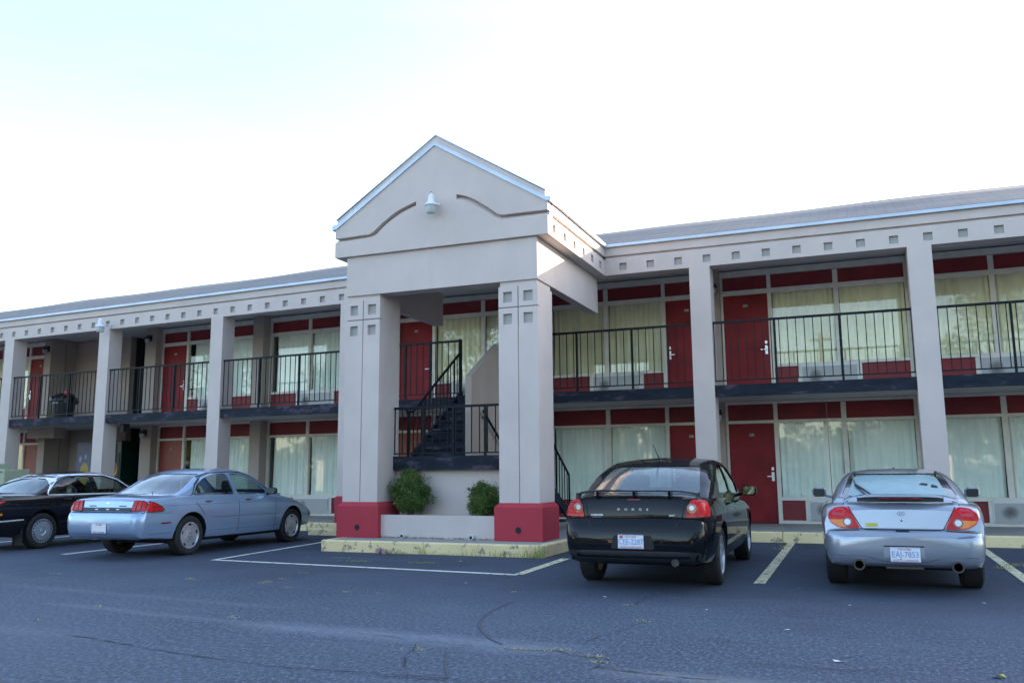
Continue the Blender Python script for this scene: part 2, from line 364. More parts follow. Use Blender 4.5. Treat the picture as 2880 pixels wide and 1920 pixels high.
# ---------------------------------------------------------------- building
BLD = thing('motel_building', 'two storey beige motel with red doors, balconies and a gabled stair portico', 'motel', (-5, 18, 0))
ZG, ZR, ZF = 5.614, 5.448, 5.062      # gutter bottom, groove top, fascia bottom
YW = 18.466
RIGHT_END, LEFT_END = 24.0, -34.0
# roof
rf = MB()
def roofgrid(T, x0, x1):
    n = 60; vs = []; rows = [(15.935, ZG+.066), (16.9, 6.04+.01), (17.9, 6.42+.02), (18.9, 6.79)]
    for j, (y, z) in enumerate(rows):
        for i in range(n+1):
            x = x0+(x1-x0)*i/n; s = j/3
            vs.append(T @ Vector((x, y, z+s*(.010*math.sin(x*1.3)+.012*math.sin(x*.53+1)))))
    fs = [(j*(n+1)+i, j*(n+1)+i+1, (j+1)*(n+1)+i+1, (j+1)*(n+1)+i) for j in range(3) for i in range(n)]
    b = len(vs)
    vs += [T @ Vector((x0, 15.935, ZG+.060)), T @ Vector((x1, 15.935, ZG+.060)), T @ Vector((x0, 26, 4.4)), T @ Vector((x1, 26, 4.4))]
    top = [3*(n+1)+i for i in range(n+1)]
    fs += [tuple(top)+(b+3, b+2), tuple(reversed(range(n+1)))+(b, b+1)]
    fs += [(0, n+1, 2*(n+1), 3*(n+1), b+2, b), (n, b+1, b+3, 4*(n+1)-1, 3*(n+1)-1, 2*(n+1)-1)]
    rf.add(vs, fs)
roofgrid(ID, -6.6, RIGHT_END); roofgrid(TL, LEFT_END, -6.4)
rf.build('roof', 'shingles', BLD)
# portico roof (gable running back into the main roof)
gr = MB(); AX = -6.566
gr.prism([(-8.54, 5.66), (AX, 6.90), (-4.53, 5.66)], 'y', 12.86, 18.6); gr.build('portico_roof', 'shingles', BLD)
# fascia
HS = .145
def fascia(mb, x0, x1, y, sq, out='y', dirn=-1):
    """plates with square recesses; 'sq' = list of left x of squares, plane at y facing -y"""
    t = .05; cuts = [x0]+[q for a_ in sq for q in (a_, a_+HS)]+[x1]; e = .0
    mb.box(x0, x1, y, y+t, ZF, 5.14); mb.box(x0, x1, y, y+t, 5.285, 5.372); mb.box(x0, x1, y, y+t, ZR, ZG)
    for i in range(0, len(cuts), 2): mb.box(cuts[i], cuts[i+1], y, y+t, 5.14, 5.285)
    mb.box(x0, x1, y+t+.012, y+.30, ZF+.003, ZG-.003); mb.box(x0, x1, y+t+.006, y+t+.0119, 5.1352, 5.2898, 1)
    mb.prism([(y+.001, 5.3725), (y+t+.010, 5.437), (y+t+.010, 5.3725)], 'x', x0, x1)
    mb.box(x0, x1, y+t-.001, y+t+.013, ZF, 5.135); mb.box(x0, x1, y+t-.001, y+t+.013, 5.29, 5.367); mb.box(x0, x1, y+t-.001, y+t+.013, ZR+.004, ZG)
    for i in range(0, len(cuts), 2): mb.box(cuts[i], cuts[i+1], y+t-.001, y+t+.0061, 5.1351, 5.2899)
fa = MB(); sq = [-4.205+.54*i for i in range(60) if -4.205+.54*i < RIGHT_END-.3]
fascia(fa, -4.50, RIGHT_END, 16.0, sq)
fa.build('fascia', ['stucco', 'stucco_shaded'], BLD)
fa = MB(TL); sq = sorted([-21.66+.54*i for i in range(-22, 26) if -21.66+.54*i < -8.6]); fascia(fa, LEFT_END, -8.40, 16.0, sq); fa.build('fascia', ['stucco', 'stucco_shaded'], BLD)
# portico side fascias (facing +x and -x)
R90 = Matrix(((0, -1, 0, 0), (1, 0, 0, 0), (0, 0, 1, 0), (0, 0, 0, 1)))   # local x -> world y ; local -y -> world +x
fa = MB(Matrix.Translation((-4.50, 0, 0)) @ R90)
sq = [12.92+.54*i for i in range(6)]; fascia(fa, 12.785, 16.30, 0.0, sq); fa.build('fascia', ['stucco', 'stucco_shaded'], BLD)
RM = Matrix(((0, 1, 0, 0), (-1, 0, 0, 0), (0, 0, 1, 0), (0, 0, 0, 1)))
fa = MB(Matrix.Translation((-8.56, 0, 0)) @ RM); fascia(fa, -16.1, -12.785, 0.0, [-15.9+.54*i for i in range(6)]); fa.build('fascia', ['stucco', 'stucco_shaded'], BLD)
# gutters
gu = MB()
gu.box(-4.44, RIGHT_END, 15.93, 16.06, ZG+.001, ZG+.058); gu.box(-4.505, -4.44, 12.66, 16.06, ZG+.001, ZG+.058)
gu.box(-8.62, -8.555, 12.66, 15.9, ZG+.001, ZG+.058); gu.build('gutter', 'flashing', BLD)
gu = MB(TL); gu.box(LEFT_END, -8.62, 15.93, 16.06, ZG+.001, ZG+.058); gu.build('gutter', 'flashing', BLD)
# gable front: outline with the groove cut in from both sides
gl_top = [(-8.56, 5.415), (-7.86, 5.425), (-7.775, 5.46), (-7.60, 5.60), (-7.417, 5.715), (-7.30, 5.78), (-7.165, 5.833), (-7.04, 5.875), (-6.923, 5.906)]
gl_bot = [(-6.923, 5.820), (-7.04, 5.79), (-7.214, 5.725), (-7.34, 5.665), (-7.466, 5.594), (-7.643, 5.45), (-7.745, 5.36), (-7.82, 5.34), (-8.56, 5.332)]
gr_top = [(-6.149, 5.932), (-6.06, 5.912), (-5.965, 5.878), (-5.86, 5.83), (-5.753, 5.766), (-5.543, 5.618), (-5.39, 5.495), (-5.314, 5.469), (-5.019, 5.468), (-4.50, 5.462)]
gr_bot = [(-4.50, 5.376), (-5.019, 5.373), (-5.314, 5.373), (-5.42, 5.42), (-5.613, 5.562), (-5.847, 5.715), (-5.965, 5.775), (-6.06, 5.81), (-6.149, 5.832)]
outline = [(-8.56, ZF)]+list(reversed(gl_bot))+list(reversed(gl_top))+[(-8.56, 5.60), (AX, 6.87), (-4.50, 5.61)]+list(reversed(gr_top))+list(reversed(gr_bot))+[(-4.50, ZF)]
gb = MB(); gb.prism(outline, 'y', 12.68, 12.783)
gb.prism([(-8.55, ZF+.004), (-8.55, 5.60), (AX, 6.86), (-4.51, 5.61), (-4.51, ZF+.004)], 'y', 12.784, 12.95)
def groove_lip(bot, top):
    tp = sorted(top); vs = []
    def zt(x):
        for a_, b_ in zip(tp, tp[1:]):
            if a_[0] <= x <= b_[0]: return a_[1]+(b_[1]-a_[1])*(x-a_[0])/(b_[0]-a_[0])
        return tp[0][1] if x < tp[0][0] else tp[-1][1]
    for x, z in bot: vs += [(x, 12.681, z), (x, 12.78, zt(x)-.012)]
    gb.add(vs, [(2*i, 2*i+1, 2*i+3, 2*i+2) for i in range(len(bot)-1)])
groove_lip(gl_bot, gl_top); groove_lip(gr_bot, gr_top)
gb.build('gable', 'stucco', BLD)
gp = MB()   # parapet strip above flashing
gp.prism([(-8.55, 5.65), (-8.55, 5.76), (AX, 7.06), (-4.555, 5.795), (-4.555, 5.66), (AX, 6.88)], 'y', 12.72, 12.93); gp.build('parapet', 'stucco', BLD)
gf = MB()
gf.prism([(-8.62, 5.57), (-8.62, 5.64), (-8.55, 5.655), (AX, 6.935), (AX, 6.865), (-8.53, 5.585)], 'y', 12.655, 12.95)
gf.prism([(-4.445, 5.60), (-4.445, 5.675), (-4.52, 5.685), (AX+.001, 6.935), (AX+.001, 6.865), (-4.53, 5.615)], 'y', 12.655, 12.95)
gf.prism([(-8.57, 5.765), (AX, 7.062), (-4.54, 5.80), (-4.54, 5.815), (AX, 7.08), (-8.57, 5.78)], 'y', 12.70, 12.94)
gf.build('roof_flashing', 'flashing', BLD)
# soffit / ceilings
ce = MB(); ce.box(-8.5, RIGHT_END, 16.3, YW+.4, 5.50, 5.56); ce.box(-8.45, -4.62, 12.95, 16.3, 5.50, 5.56); ce.build('balcony_ceiling', 'stucco_ceiling', BLD)
ce = MB(TL); ce.box(LEFT_END, -8.3, 16.3, 22.0, 5.505, 5.565); ce.build('balcony_ceiling', 'stucco_ceiling', BLD)
so_ = MB(); so_.box(-8.5, -8.35, 12.95, 16, ZF+.001, 5.2); so_.build('soffit', 'stucco_ceiling', BLD); so_ = MB(); so_.box(-4.72, -4.555, 12.95, 16.3, ZF+.002, 5.2); so_.build('soffit', 'stucco_ceiling', BLD)
# portico lower header: front beam and two side beams
hd = MB(); hd.box(-8.345, -4.72, 12.75, 13.05, 4.352, 5.058); hd.box(-4.90, -4.72, 13.05, 16.20, 4.352, 5.058); hd.box(-8.345, -8.165, 13.05, 16.20, 4.352, 5.058)
hd.build('portico_beam', 'stucco', BLD)
# portico columns
def portico_col(x0):
    wd = .685; y0, y1 = 12.76, 13.46
    cx = x0+.347; g_ = .008
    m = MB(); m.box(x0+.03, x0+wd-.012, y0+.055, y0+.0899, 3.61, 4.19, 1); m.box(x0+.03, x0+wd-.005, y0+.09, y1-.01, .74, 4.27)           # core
    m.box(x0+.03, x0+wd-.012, y0+.02, y0+.0905, .74, 3.60); m.box(x0+.02, x0+wd-.012, y0+.03, y0+.0905, 4.20, 4.27)
    sx = [(x0+.082, x0+.082+.155), (x0+wd-.082-.165, x0+wd-.082)]
    for a0, a1, s_ in ((x0, cx-g_, sx[0]), (cx+g_, x0+wd, sx[1])):
        for z0, z1, sz in ((3.601, 3.905, (3.635, 3.81)), (3.921, 4.265, (4.0, 4.175))):
            if z0 < 3.7: m.box(a0, a1, y0, y0+.034, .74, 3.6)
            m.box(a0, a1, y0, y0+.0905, z0, sz[0]); m.box(a0, a1, y0, y0+.0905, sz[1], z1)
            m.box(a0, s_[0], y0, y0+.0905, sz[0], sz[1]); m.box(s_[1], a1, y0, y0+.0905, sz[0], sz[1])
    m.box(x0+wd-.01, x0+wd, y0+.091, y1, .74, 4.265); m.box(x0, x0+.03, y0+.091, y1, .74, 4.265); m.box(x0+wd-.01, x0+wd, y0+.0345, y0+.0908, .74, 3.6); m.box(x0+.02, x0+wd-.02, y1-.012, y1-.002, .74, 4.26)
    m.box(x0+.02, x0+wd-.02, y0+.03, y1-.02, 4.27, 4.351)
    c_ = m.build('portico_column', ['stucco', 'stucco_shaded'], BLD)
    b = MB(); e = .065
    r0 = [(x0-e, y0-e), (x0+wd+e, y0-e), (x0+wd+e, y1+e*.3), (x0-e, y1+e*.3)]; r1 = [(x0-.002, y0-.002), (x0+wd+.002, y0-.002), (x0+wd+.002, y1+.002), (x0-.002, y1+.002)]
    vs = [(*p, GZ) for p in r0]+[(*p, .70) for p in r0]+[(*p, .768) for p in r1]
    b.add(vs, [(0, 1, 5, 4), (1, 2, 6, 5), (2, 3, 7, 6), (3, 0, 4, 7), (4, 5, 9, 8), (5, 6, 10, 9), (6, 7, 11, 10), (7, 4, 8, 11), (8, 9, 10, 11), (3, 2, 1, 0)])
    bo = b.build('column_base', 'red_stucco', c_)
    h = MB(); h.lathe([(.050, -.0045), (.050, .05)], (x0+.347, y0-e+.0, .35), 20, 'y'); 
    h.build('spotlight_hole', 'dark_interior', bo)
    rg = MB(); rg.lathe([(.049, -.004), (.056, -.004), (.056, .02), (.049, .02), (.049, -.004)], (x0+.347, y0-e, .35), 20, 'y'); rg.build('spotlight_rim', 'red_stucco', bo)
portico_col(-8.345); portico_col(-5.412)
# wing columns
def wing_col(x0, T):
    m = MB(T); m.box(x0, x0+.385, 16.0-.004, 16.40, .74, ZF+.004+.0); c_ = m.build('column', 'stucco', BLD)
    b = MB(T); b.bbox(x0-.04, x0+.425, 15.96, 16.44, GZ-.01, .76, .03); b.build('column_base', 'red_stucco', c_)
for x0 in (-6.624, -2.85, .924, 4.70, 8.47, 12.25): wing_col(x0, ID)
for x0 in (-10.80, -14.695, -18.625, -22.46, -26.35, -30.2): wing_col(x0, TL)
# balcony slabs: soffit slab + dark edge beams between columns
def slab(T, x0, x1, cols):
    m = MB(T); m.box(x0, x1, 16.14, YW+.3, 2.665, 2.795); s_ = m.build('balcony_floor', 'stucco_ceiling', BLD)
    e = MB(T); xs = [x0]+[q for c_ in sorted(cols) for q in (c_-.002, c_+.387)]+[x1]
    for i in range(0, len(xs), 2):
        if xs[i+1]-xs[i] > .02: e.box(xs[i], xs[i+1], 16.03, 16.138, 2.592, 2.803)
    e.build('balcony_edge', 'slab_edge', BLD)
slab(ID, -8.3, RIGHT_END, (-6.624, -2.85, .924, 4.70, 8.47, 12.25)); slab(TL, LEFT_END, -8.32, (-10.80, -14.695, -18.625, -22.46, -26.35, -30.2))
# railings
def railing(T, x0, x1, z0, y, posts=(), h=1.2, step=.148, bottom=.075, name='balcony_railing', parent=None, xdir=True):
    m = MB(T); m.box(x0, x1, y-.024, y+.024, z0+h-.04, z0+h); m.box(x0, x1, y-.012, y+.012, z0+bottom, z0+bottom+.022)
    n = max(1, round((x1-x0)/step))
    for i in range(n+1):
        xx = x0+.012+(x1-x0-.024)*i/n; m.box(xx-.0075, xx+.0075, y-.0075, y+.0075, z0+bottom+.02, z0+h-.038)
    for xx in posts: m.box(xx-.019, xx+.019, y-.019, y+.019, z0-.0, z0+h-.037)
    return m.build(name, 'iron', parent or BLD)
for x0, x1 in ((-6.24+.0, -2.855), (-2.46, .92), (1.315, 4.695), (5.09, 8.465), (8.86, 12.245)): railing(ID, x0, x1, 2.80, 16.085, (x0+1.10, x0+2.22))
for x0, x1 in ((-10.41, -7.66),): railing(ID, x0+.02+.3, x1, 2.80, 16.085, (-9.0, -8.4, x1-.02))
for x0, x1 in ((-14.305, -10.805), (-18.235, -14.70), (-22.07, -18.63), (-25.96, -22.465), (-29.8, -26.355)): railing(TL, x0, x1, 2.80, 16.085, (x0+1.12, x0+2.3))
# staircase
ST = MB()
zl = 1.53; ST.box(-7.75, -5.20, 13.34, 14.02, zl-.06, zl)
st = ST.build('stair_landing', 'slab_edge', BLD)
e = MB(); e.box(-7.70, -5.30, 13.28, 13.338, 1.298, zl+.003); e.build('landing_edge', 'slab_edge', st)
uw = MB(); uw.box(-7.66, -5.36, 13.42, 13.56, GZ, 1.46); uw.build('under_stair_wall', 'stucco', BLD)
railing(ID, -7.655, -5.40, zl-.02, 13.31, (-7.08, -6.5, -5.9), h=.885, bottom=.06, name='landing_railing', parent=st)
sm_ = MB(); n = 7; ry = 2.03/n; rz = (2.80-zl)/n       # upper flight
for i in range(n):
    y0 = 13.98+ry*i; sm_.box(-7.60, -6.605, y0-.03, y0+ry, zl+rz*(i+1)-.045, zl+rz*(i+1)-.004*(i == n-1)); sm_.box(-7.60, -6.605, y0+.004, y0+.03, zl+rz*i, zl+rz*(i+1)-.046)
sm_.prism([(13.93, zl-.10), (13.93, zl+.07), (15.99, 2.905), (16.025, 2.905), (16.025, 2.62)], 'x', -7.665, -7.61)
up = sm_.build('stair_flight', 'slab_edge', BLD)
h = MB(); 
h.tube([(-7.66, 13.75, 2.36), (-7.66, 13.98, 2.36), (-7.66, 15.98, 3.70)], .026, 4)
for i in range(13):
    y = 13.98+.154*i+.03; z = 2.36+(y-13.98)*.67; zb_ = zl+.05+(y-13.98)*.64; h.box(-7.669, -7.651, y-.008, y+.008, zb_, z)
h.box(-7.68, -7.64, 15.96, 16.0, 2.8, 4.0); h.box(-7.68, -7.64, 13.80, 13.84, 1.5, 2.37)
h.build('stair_railing', 'iron', up)
# stair side wall, top rising away
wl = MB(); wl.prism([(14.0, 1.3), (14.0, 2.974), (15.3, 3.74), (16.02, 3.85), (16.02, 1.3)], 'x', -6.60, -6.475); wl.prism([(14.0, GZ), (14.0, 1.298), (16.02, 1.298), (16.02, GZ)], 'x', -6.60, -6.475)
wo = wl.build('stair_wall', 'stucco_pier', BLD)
lw = MB(); n = 8; ry = 2.3/n; rz = (zl-GZ)/n           # lower flight
for i in range(n):
    y0 = 14.0+ry*i; z = zl-rz*i; lw.box(-6.46, -5.36, y0, y0+ry+.03, z-rz-.045, z-rz-.004*(i == n-1)); 
lw.prism([(13.95, zl+.05), (13.95, zl-.2), (16.28, GZ), (16.45, GZ), (16.45, GZ+.07)], 'x', -5.35, -5.30)
lf = lw.build('stair_flight', 'slab_edge', BLD)
h = MB(); h.tube([(-5.325, 13.9, 2.42), (-5.325, 14.05, 2.42), (-5.325, 16.02, 1.19), (-5.325, 16.02, .40)], .022, 4)
for i in range(13): y = 14.1+.15*i; z = 2.42-(y-14.05)*.625; h.box(-5.333, -5.317, y-.007, y+.007, zl+.03-(y-13.95)*.56, z)
h.build('stair_railing', 'iron', lf)
h = MB(); h.tube([(-6.40, 14.18*1.012, 2.36), (-6.40, 15.9, 1.36)], .024, 8); h.box(-6.475, -6.40, 14.44, 14.46, 2.24, 2.26); h.box(-6.475, -6.40, 15.5, 15.52, 1.58, 1.60); h.build('handrail', 'iron', wo)
# planter
pl = MB(); pl.box(-7.60, -5.46, 12.79, 12.90, GZ-.01, .556); PL = pl.build('planter', 'stucco', BLD)
s_ = MB(); s_.box(-7.66, -5.40, 12.90, 13.42, GZ, .49); s_.build('planter_soil', 'soil', PL)
for px in (-7.14, -5.885):
    q = MB(); ringp = [(.030, -.16), (.038, -.16), (.038, .02), (.030, .02)]
    vs = []; n = 16
    q.lathe([(.026, -.10), (.038, -.10), (.038, .03), (.026, .03), (.026, -.10)], (px, 12.79, .222), 18, 'y'); q.lathe([(.0, -.03), (.027, -.03)], (px, 12.79, .222), 18, 'y', mi=1)
    q.build('drain_pipe', ['white_plastic', 'dark_interior'], PL, smooth=True)

# ---------------------------------------------------------------- room fronts
def text_mesh(txt, size, mat, M4, parent, name, align='CENTER', extr=.002, sx=1.0, bold=0.0):
    cu = bpy.data.curves.new('t', 'FONT'); cu.body = txt; cu.size = size; cu.extrude = extr; cu.align_x = align; cu.align_y = 'CENTER'; cu.resolution_u = 2; cu.offset = bold
    o = bpy.data.objects.new('t', cu); COL.objects.link(o); dg = bpy.context.evaluated_depsgraph_get()
    me = bpy.data.meshes.new_from_object(o.evaluated_get(dg)); bpy.data.objects.remove(o); me.materials.clear(); me.materials.append(M[mat])
    me.transform(Matrix.Diagonal((sx, 1, 1, 1))); me.transform(M4)
    ob = bpy.data.objects.new(name, me); COL.objects.link(ob); ob.parent = parent; return ob
FACE = Matrix(((1, 0, 0, 0), (0, 0, -1, 0), (0, 1, 0, 0), (0, 0, 0, 1)))   # text xy -> world xz facing -y
def curtain_mesh(m, x0, x1, z0, z1, y, per=.11, amp=.031, ph=0.):
    nx = max(4, int((x1-x0)/.014)); rows = 5; vs = []
    for j in range(rows+1):
        z = z0+(z1-z0)*j/rows; k = 1-.45*(j/rows)
        for i in range(nx+1):
            x = x0+(x1-x0)*i/nx; u = (x+.03*math.sin(x*5+ph))/per
            d = amp*k*(math.sin(u*2*math.pi+ph)+.45*math.sin(u*2*math.pi*.53+ph*2+j*.15)) + .008*math.sin(j+x*9)*(1-j/rows)
            vs.append((x+.006*math.sin(j*1.1+x*7), y+d, z))
    m.add(vs, [(j*(nx+1)+i, j*(nx+1)+i+1, (j+1)*(nx+1)+i+1, (j+1)*(nx+1)+i) for j in range(rows) for i in range(nx)])
def room(T, xf, mir, up, num, doormat='red_door', gap=None, ac=True, curt='curtain'):
    zb = 2.80 if up else GZ
    zd = 4.94 if up else 2.21; zt0, zt1, zt2 = (5.04, 5.33, 5.47) if up else (2.272, 2.60, 2.662)
    zs0, zs1 = (3.365, 3.425) if up else (.642, .712)
    W = 3.67; yf = YW-.03
    def X(a, b):
        return (xf+W-b, xf+W-a) if mir else (xf+a, xf+b)
    fr = MB(T)
    def B(a, b, y0, y1, z0, z1, m_=fr): p, q = X(a, b); m_.box(p, q, y0, y1, z0, z1)
    for a_, b_ in ((0, .05), (.97, 1.05), (3.61, W)): B(a_, b_, yf, yf+.09, zb, zt1+.01)
    B(2.275, 2.373, yf+.003, yf+.085, zs1, zt1)
    B(0, W, yf-.004, yf+.09, zt1+.011, zt2); B(.05, 3.61, yf-.012, yf+.05, zd+.001, zt0)
    B(1.05, 3.61, yf-.02, yf+.06, zs0, zs1); B(1.051, 3.609, yf+.004, yf+.05, zb+.002, zb+.065)
    B(1.50, 1.565, yf-.006, yf+.05, zb+.066, zs0-.001); B(2.66, 2.727, yf-.006, yf+.05, zb+.066, zs0-.001)
    if not up: pass
    F = fr.build('room_front', 'trim', BLD)
    for a_, b_ in ((.05, .97), (1.05, 2.275), (2.373, 3.61)): tp = MB(T); B(a_, b_, yf+.045, yf+.06, zt0+.001, zt1, tp); tp.build('transom_panel', 'red_paint', F)
    for a_, b_ in ((1.05, 1.50), (2.727, 3.61)): lp = MB(T); B(a_, b_, yf+.035, yf+.06, zb+.066, zs0-.001, lp); lp.build('spandrel_panel', 'red_paint', F)
    # door
    d = MB(T); B(.051, .969, yf+.04, yf+.085, zb+.012, zd-.001, d); D_ = d.build('door', doormat, BLD)
    hx = .90; hm = MB(T); zz = zb+.93
    p, q = X(hx-.026, hx+.026); hm.box(p, q, yf+.018, yf+.04, zz-.08, zz+.10); 
    p2, q2 = X(hx-.11, hx+.01); hm.box(p2, q2, yf-.03, yf-.008, zz+.005, zz+.026); hm.box(p+.02, q-.02, yf-.02, yf+.02, zz+.005, zz+.03)
    hm.box(p+.004, q-.004, yf+.022, yf+.04, zz+.14, zz+.20)
    hm.build('door_handle', 'satin', D_)
    pc = X(.51, .51)[0]
    nb = MB(T); nb.box(pc-.055, pc+.055, yf+.034, yf+.04, zd-.27, zd-.20); NB = nb.build('number_plate', 'number_paint', D_)
    if num: text_mesh(num, .062, 'trim', T @ Matrix.Translation((pc, yf+.033, zd-.236)) @ FACE, NB, 'room_number', extr=.001); NB_ = 1
    # windows
    for k, (a_, b_) in enumerate(((1.05, 2.275), (2.373, 3.61))):
        p, q = X(a_, b_)
        g_ = MB(T); g_.add([(p, yf+.05, zs1), (q, yf+.05, zs1), (q, yf+.05, zd), (p, yf+.05, zd)], [(0, 1, 2, 3)]); G = g_.build('window', 'window_glass', BLD)
        c_ = MB(T); p3, q3 = p, q
        if gap and gap[0] == k: 
            p3, q3 = (p+gap[1], q) if gap[2] == 'L' else (p, q-gap[1])
        curtain_mesh(c_, p3+.01, q3-.01, zs1-.03, zd+.03, yf+.115, per=random.uniform(.10, .15), ph=random.uniform(0, 6))
        c_.build('curtain', curt, G, smooth=True)
    if ac:
        p, q = X(1.566, 2.659)
        s0 = MB(T); s0.box(p, q, yf-.03, yf+.1, zb+.066, zs0-.002); A = s0.build('air_conditioner', 'white_metal', BLD)
        s1 = MB(T); s1.box(p+.025, q-.025, yf-.05, yf-.031, zb+.085, zs0-.03)
        s1.build('grille', 'ac_grille', A, loc=None)
    return F
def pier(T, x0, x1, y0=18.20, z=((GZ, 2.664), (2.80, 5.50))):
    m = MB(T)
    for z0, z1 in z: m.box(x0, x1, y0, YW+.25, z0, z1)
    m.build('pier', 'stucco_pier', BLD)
for up in (True, False):
    room(ID, 1.16, True, up, '211' if up else '111', curt='curtain' if up else 'curtain_pale'); room(ID, -2.64, False, up, '209' if up else '109', curt='curtain' if up else 'curtain_pale')
    room(ID, -6.54, True, up, '208' if up else '108', curt='curtain' if up else 'curtain_pale'); room(ID, -10.55, False, up, '206' if up else None, 'red_door' if up else 'orange_door')
    room(ID, 5.06, False, up, '212' if up else '112')
    room(TL, -14.95, True, up, '205' if up else '105', curt='curtain_pale', gap=(1, .10, 'L')); room(TL, -18.98, False, up, '204' if up else '104', 'red_door' if up else 'orange_door', gap=(0, .16, 'L'), curt='curtain_pale')
    room(TL, -27.47, True, up, '203' if up else '103', 'red_door' if up else 'orange_door')
for x0, x1 in ((-2.869, -2.641), (1.031, 1.159), (4.831, 5.059), (8.731, 8.95)): pier(ID, x0, x1, 18.33)
pier(ID, -6.869, -6.541, 18.30); pier(ID, -11.0, -10.551, 18.38)
for x0, x1, y0 in ((-15.309, -14.951, 18.16), (-19.41, -18.981, 18.2), (-23.80, -23.50, 18.2), (-11.279, -10.95, 18.35)): pier(TL, x0, x1, y0)
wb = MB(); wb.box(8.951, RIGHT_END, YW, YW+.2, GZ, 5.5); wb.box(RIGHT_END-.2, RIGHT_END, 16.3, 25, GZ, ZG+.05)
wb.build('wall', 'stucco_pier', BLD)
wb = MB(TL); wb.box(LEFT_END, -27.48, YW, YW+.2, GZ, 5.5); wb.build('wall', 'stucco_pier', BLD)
ib = MB(); ib.box(-11, 8.95, YW+.32, YW+.4, GZ, 5.499); ib.box(-11, 24, 24, 24.2, 0, 4.6); ib.build('inner_wall', 'dark_interior', BLD)
ib = MB(TL); ib.box(-19.4, -10.9, YW+.32, YW+.4, GZ, 5.499); ib.box(-27.5, -23.8, YW+.32, YW+.4, GZ, 5.499); ib.box(-34, -11, 24, 24.2, 0, 4.6); ib.build('inner_wall', 'dark_interior', BLD)
# breezeway alcove on the left wing
al = MB(TL)
al.box(-23.80, -23.51, 18.75, 19.1, GZ, 5.5); al.box(-23.80, -21.05, 19.1, 19.3, GZ, 5.5)
al.build('alcove_wall', 'stucco_pier', BLD)
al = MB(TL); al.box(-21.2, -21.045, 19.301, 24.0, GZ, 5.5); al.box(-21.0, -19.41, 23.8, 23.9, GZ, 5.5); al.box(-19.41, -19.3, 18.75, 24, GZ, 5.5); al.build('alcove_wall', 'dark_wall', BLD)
al = MB(TL); al.box(-23.5, -19.4, 18.77, 24.0, 2.665, 2.795); al.box(-23.5, -19.4, 18.7, 24.0, .0, GZ-.003); al.build('alcove_floor', 'stucco_ceiling', BLD)
ca = MB(TL); ca.box(-19.6, -19.0+.02, 16.5, 16.9, 2.42, 2.66) if False else None
sp = MB(TL); sp.box(-18.02, -17.88, 16.3, 16.5, 2.36, 2.58); sp.build('junction_box', 'black_plastic', BLD)
bm_ = MB(TL); bm_.box(-23.5, -22.3, 17.6, 18.0, 2.36, 2.664); bm_.build('ceiling_duct', 'stucco_pier', BLD)
# ---------------------------------------------------------------- small things on and around the building
def lantern(T, x, y, z, label, style='black'):
    t = thing('wall_lantern', label, 'wall lamp', T @ Vector((x, y, z)), 'lanterns on the wall piers'); 
    m = MB(T); m.box(x-.05, x+.05, y-.02, y, z-.07, z+.1); m.tube([(x, y, z+.06), (x, y-.10, z+.11), (x, y-.13, z+.06)], .012, 6); m.lathe([(.0, z+.08), (.05, z+.055), (.095, z+.0), (.095, z-.012), (.0, z-.012)], (x, y-.13, 0), 12)
    b = m.build('bracket', 'black_plastic', t)
    g_ = MB(T); g_.lathe([(.06, z-.014), (.075, z-.06), (.05, z-.14), (0, z-.15)], (x, y-.13, 0), 12); g_.build('lamp_globe', 'lamp_glass' if style == 'black' else 'white_plastic', t, smooth=True)
glass_mat('lamp_glass', (.8, .82, .82), ior=1.5, film=(.55, .58, .58), filmfac=.6)
lantern(TL, -23.62, 18.20, 5.16, 'black wall lantern on the upstairs pier left of the alcove')
lantern(TL, -19.20, 18.20, 5.17, 'black wall lantern on the upstairs pier right of the alcove')
lantern(TL, -23.62, 18.20, 2.44, 'black wall lantern beside the far left ground floor door')
lantern(TL, -19.20, 18.20, 2.43, 'black wall lantern on the ground floor pier right of the vending alcove')
lantern(ID, -2.755, 18.33, 5.11, 'white shaded wall lantern beside the upstairs red door right of the portico', 'w')
lantern(ID, -2.755, 18.33, 2.41, 'white shaded wall lantern beside the downstairs red door behind the black sedan', 'w')
def security_light(T0, x0, y0, z0, label, S=1.0):
    T = T0 @ Matrix.Translation((x0, y0, z0)) @ Matrix.Scale(S, 4); WY = ((12.68 if T0 is ID else 15.99)-y0)/S; x = y = z = 0.0
    t = thing('security_light', label, 'security light', T0 @ Vector((x0, y0, z0)), 'dusk to dawn security lights')
    m = MB(T); m.lathe([(0, z+.22), (.022, z+.22), (.022, z+.185), (.04, z+.18), (.055, z+.165), (.066, z+.05), (.07, z+.035), (.115, z+.0), (.128, z-.028), (.128, z-.042), (.10, z-.045), (0, z-.045)], (x, y, 0), 24)
    m.build('housing', 'white_metal', t, smooth=True)
    m = MB(T); m.lathe([(0, z+.24), (.02, z+.238), (.02, z+.221)], (x, y, 0), 12); m.build('photocell', 'black_plastic', t)
    m = MB(T); m.tube([(x+.05, y+.02, z+.03), (x+.06, WY, z+.03)], .016, 8); m.lathe([(.035, -.004), (.035, -.03), (0, -.03)], (x+.06, WY, z+.03), 12, 'y'); m.build('arm', 'white_metal', t)
    m = MB(T); m.lathe([(.108, z-.046), (.112, z-.08), (.104, z-.15), (.092, z-.19), (.07, z-.196), (0, z-.196)], (x, y, 0), 24); m.build('lens', 'lamp_glass', t, smooth=True)
security_light(ID, -6.535, 12.50, 5.765, 'grey security light with clear lens on the portico gable', .86)
security_light(TL, -18.27, 15.72, 5.115, 'small grey security light on the column left of the light blue sedan', .95)

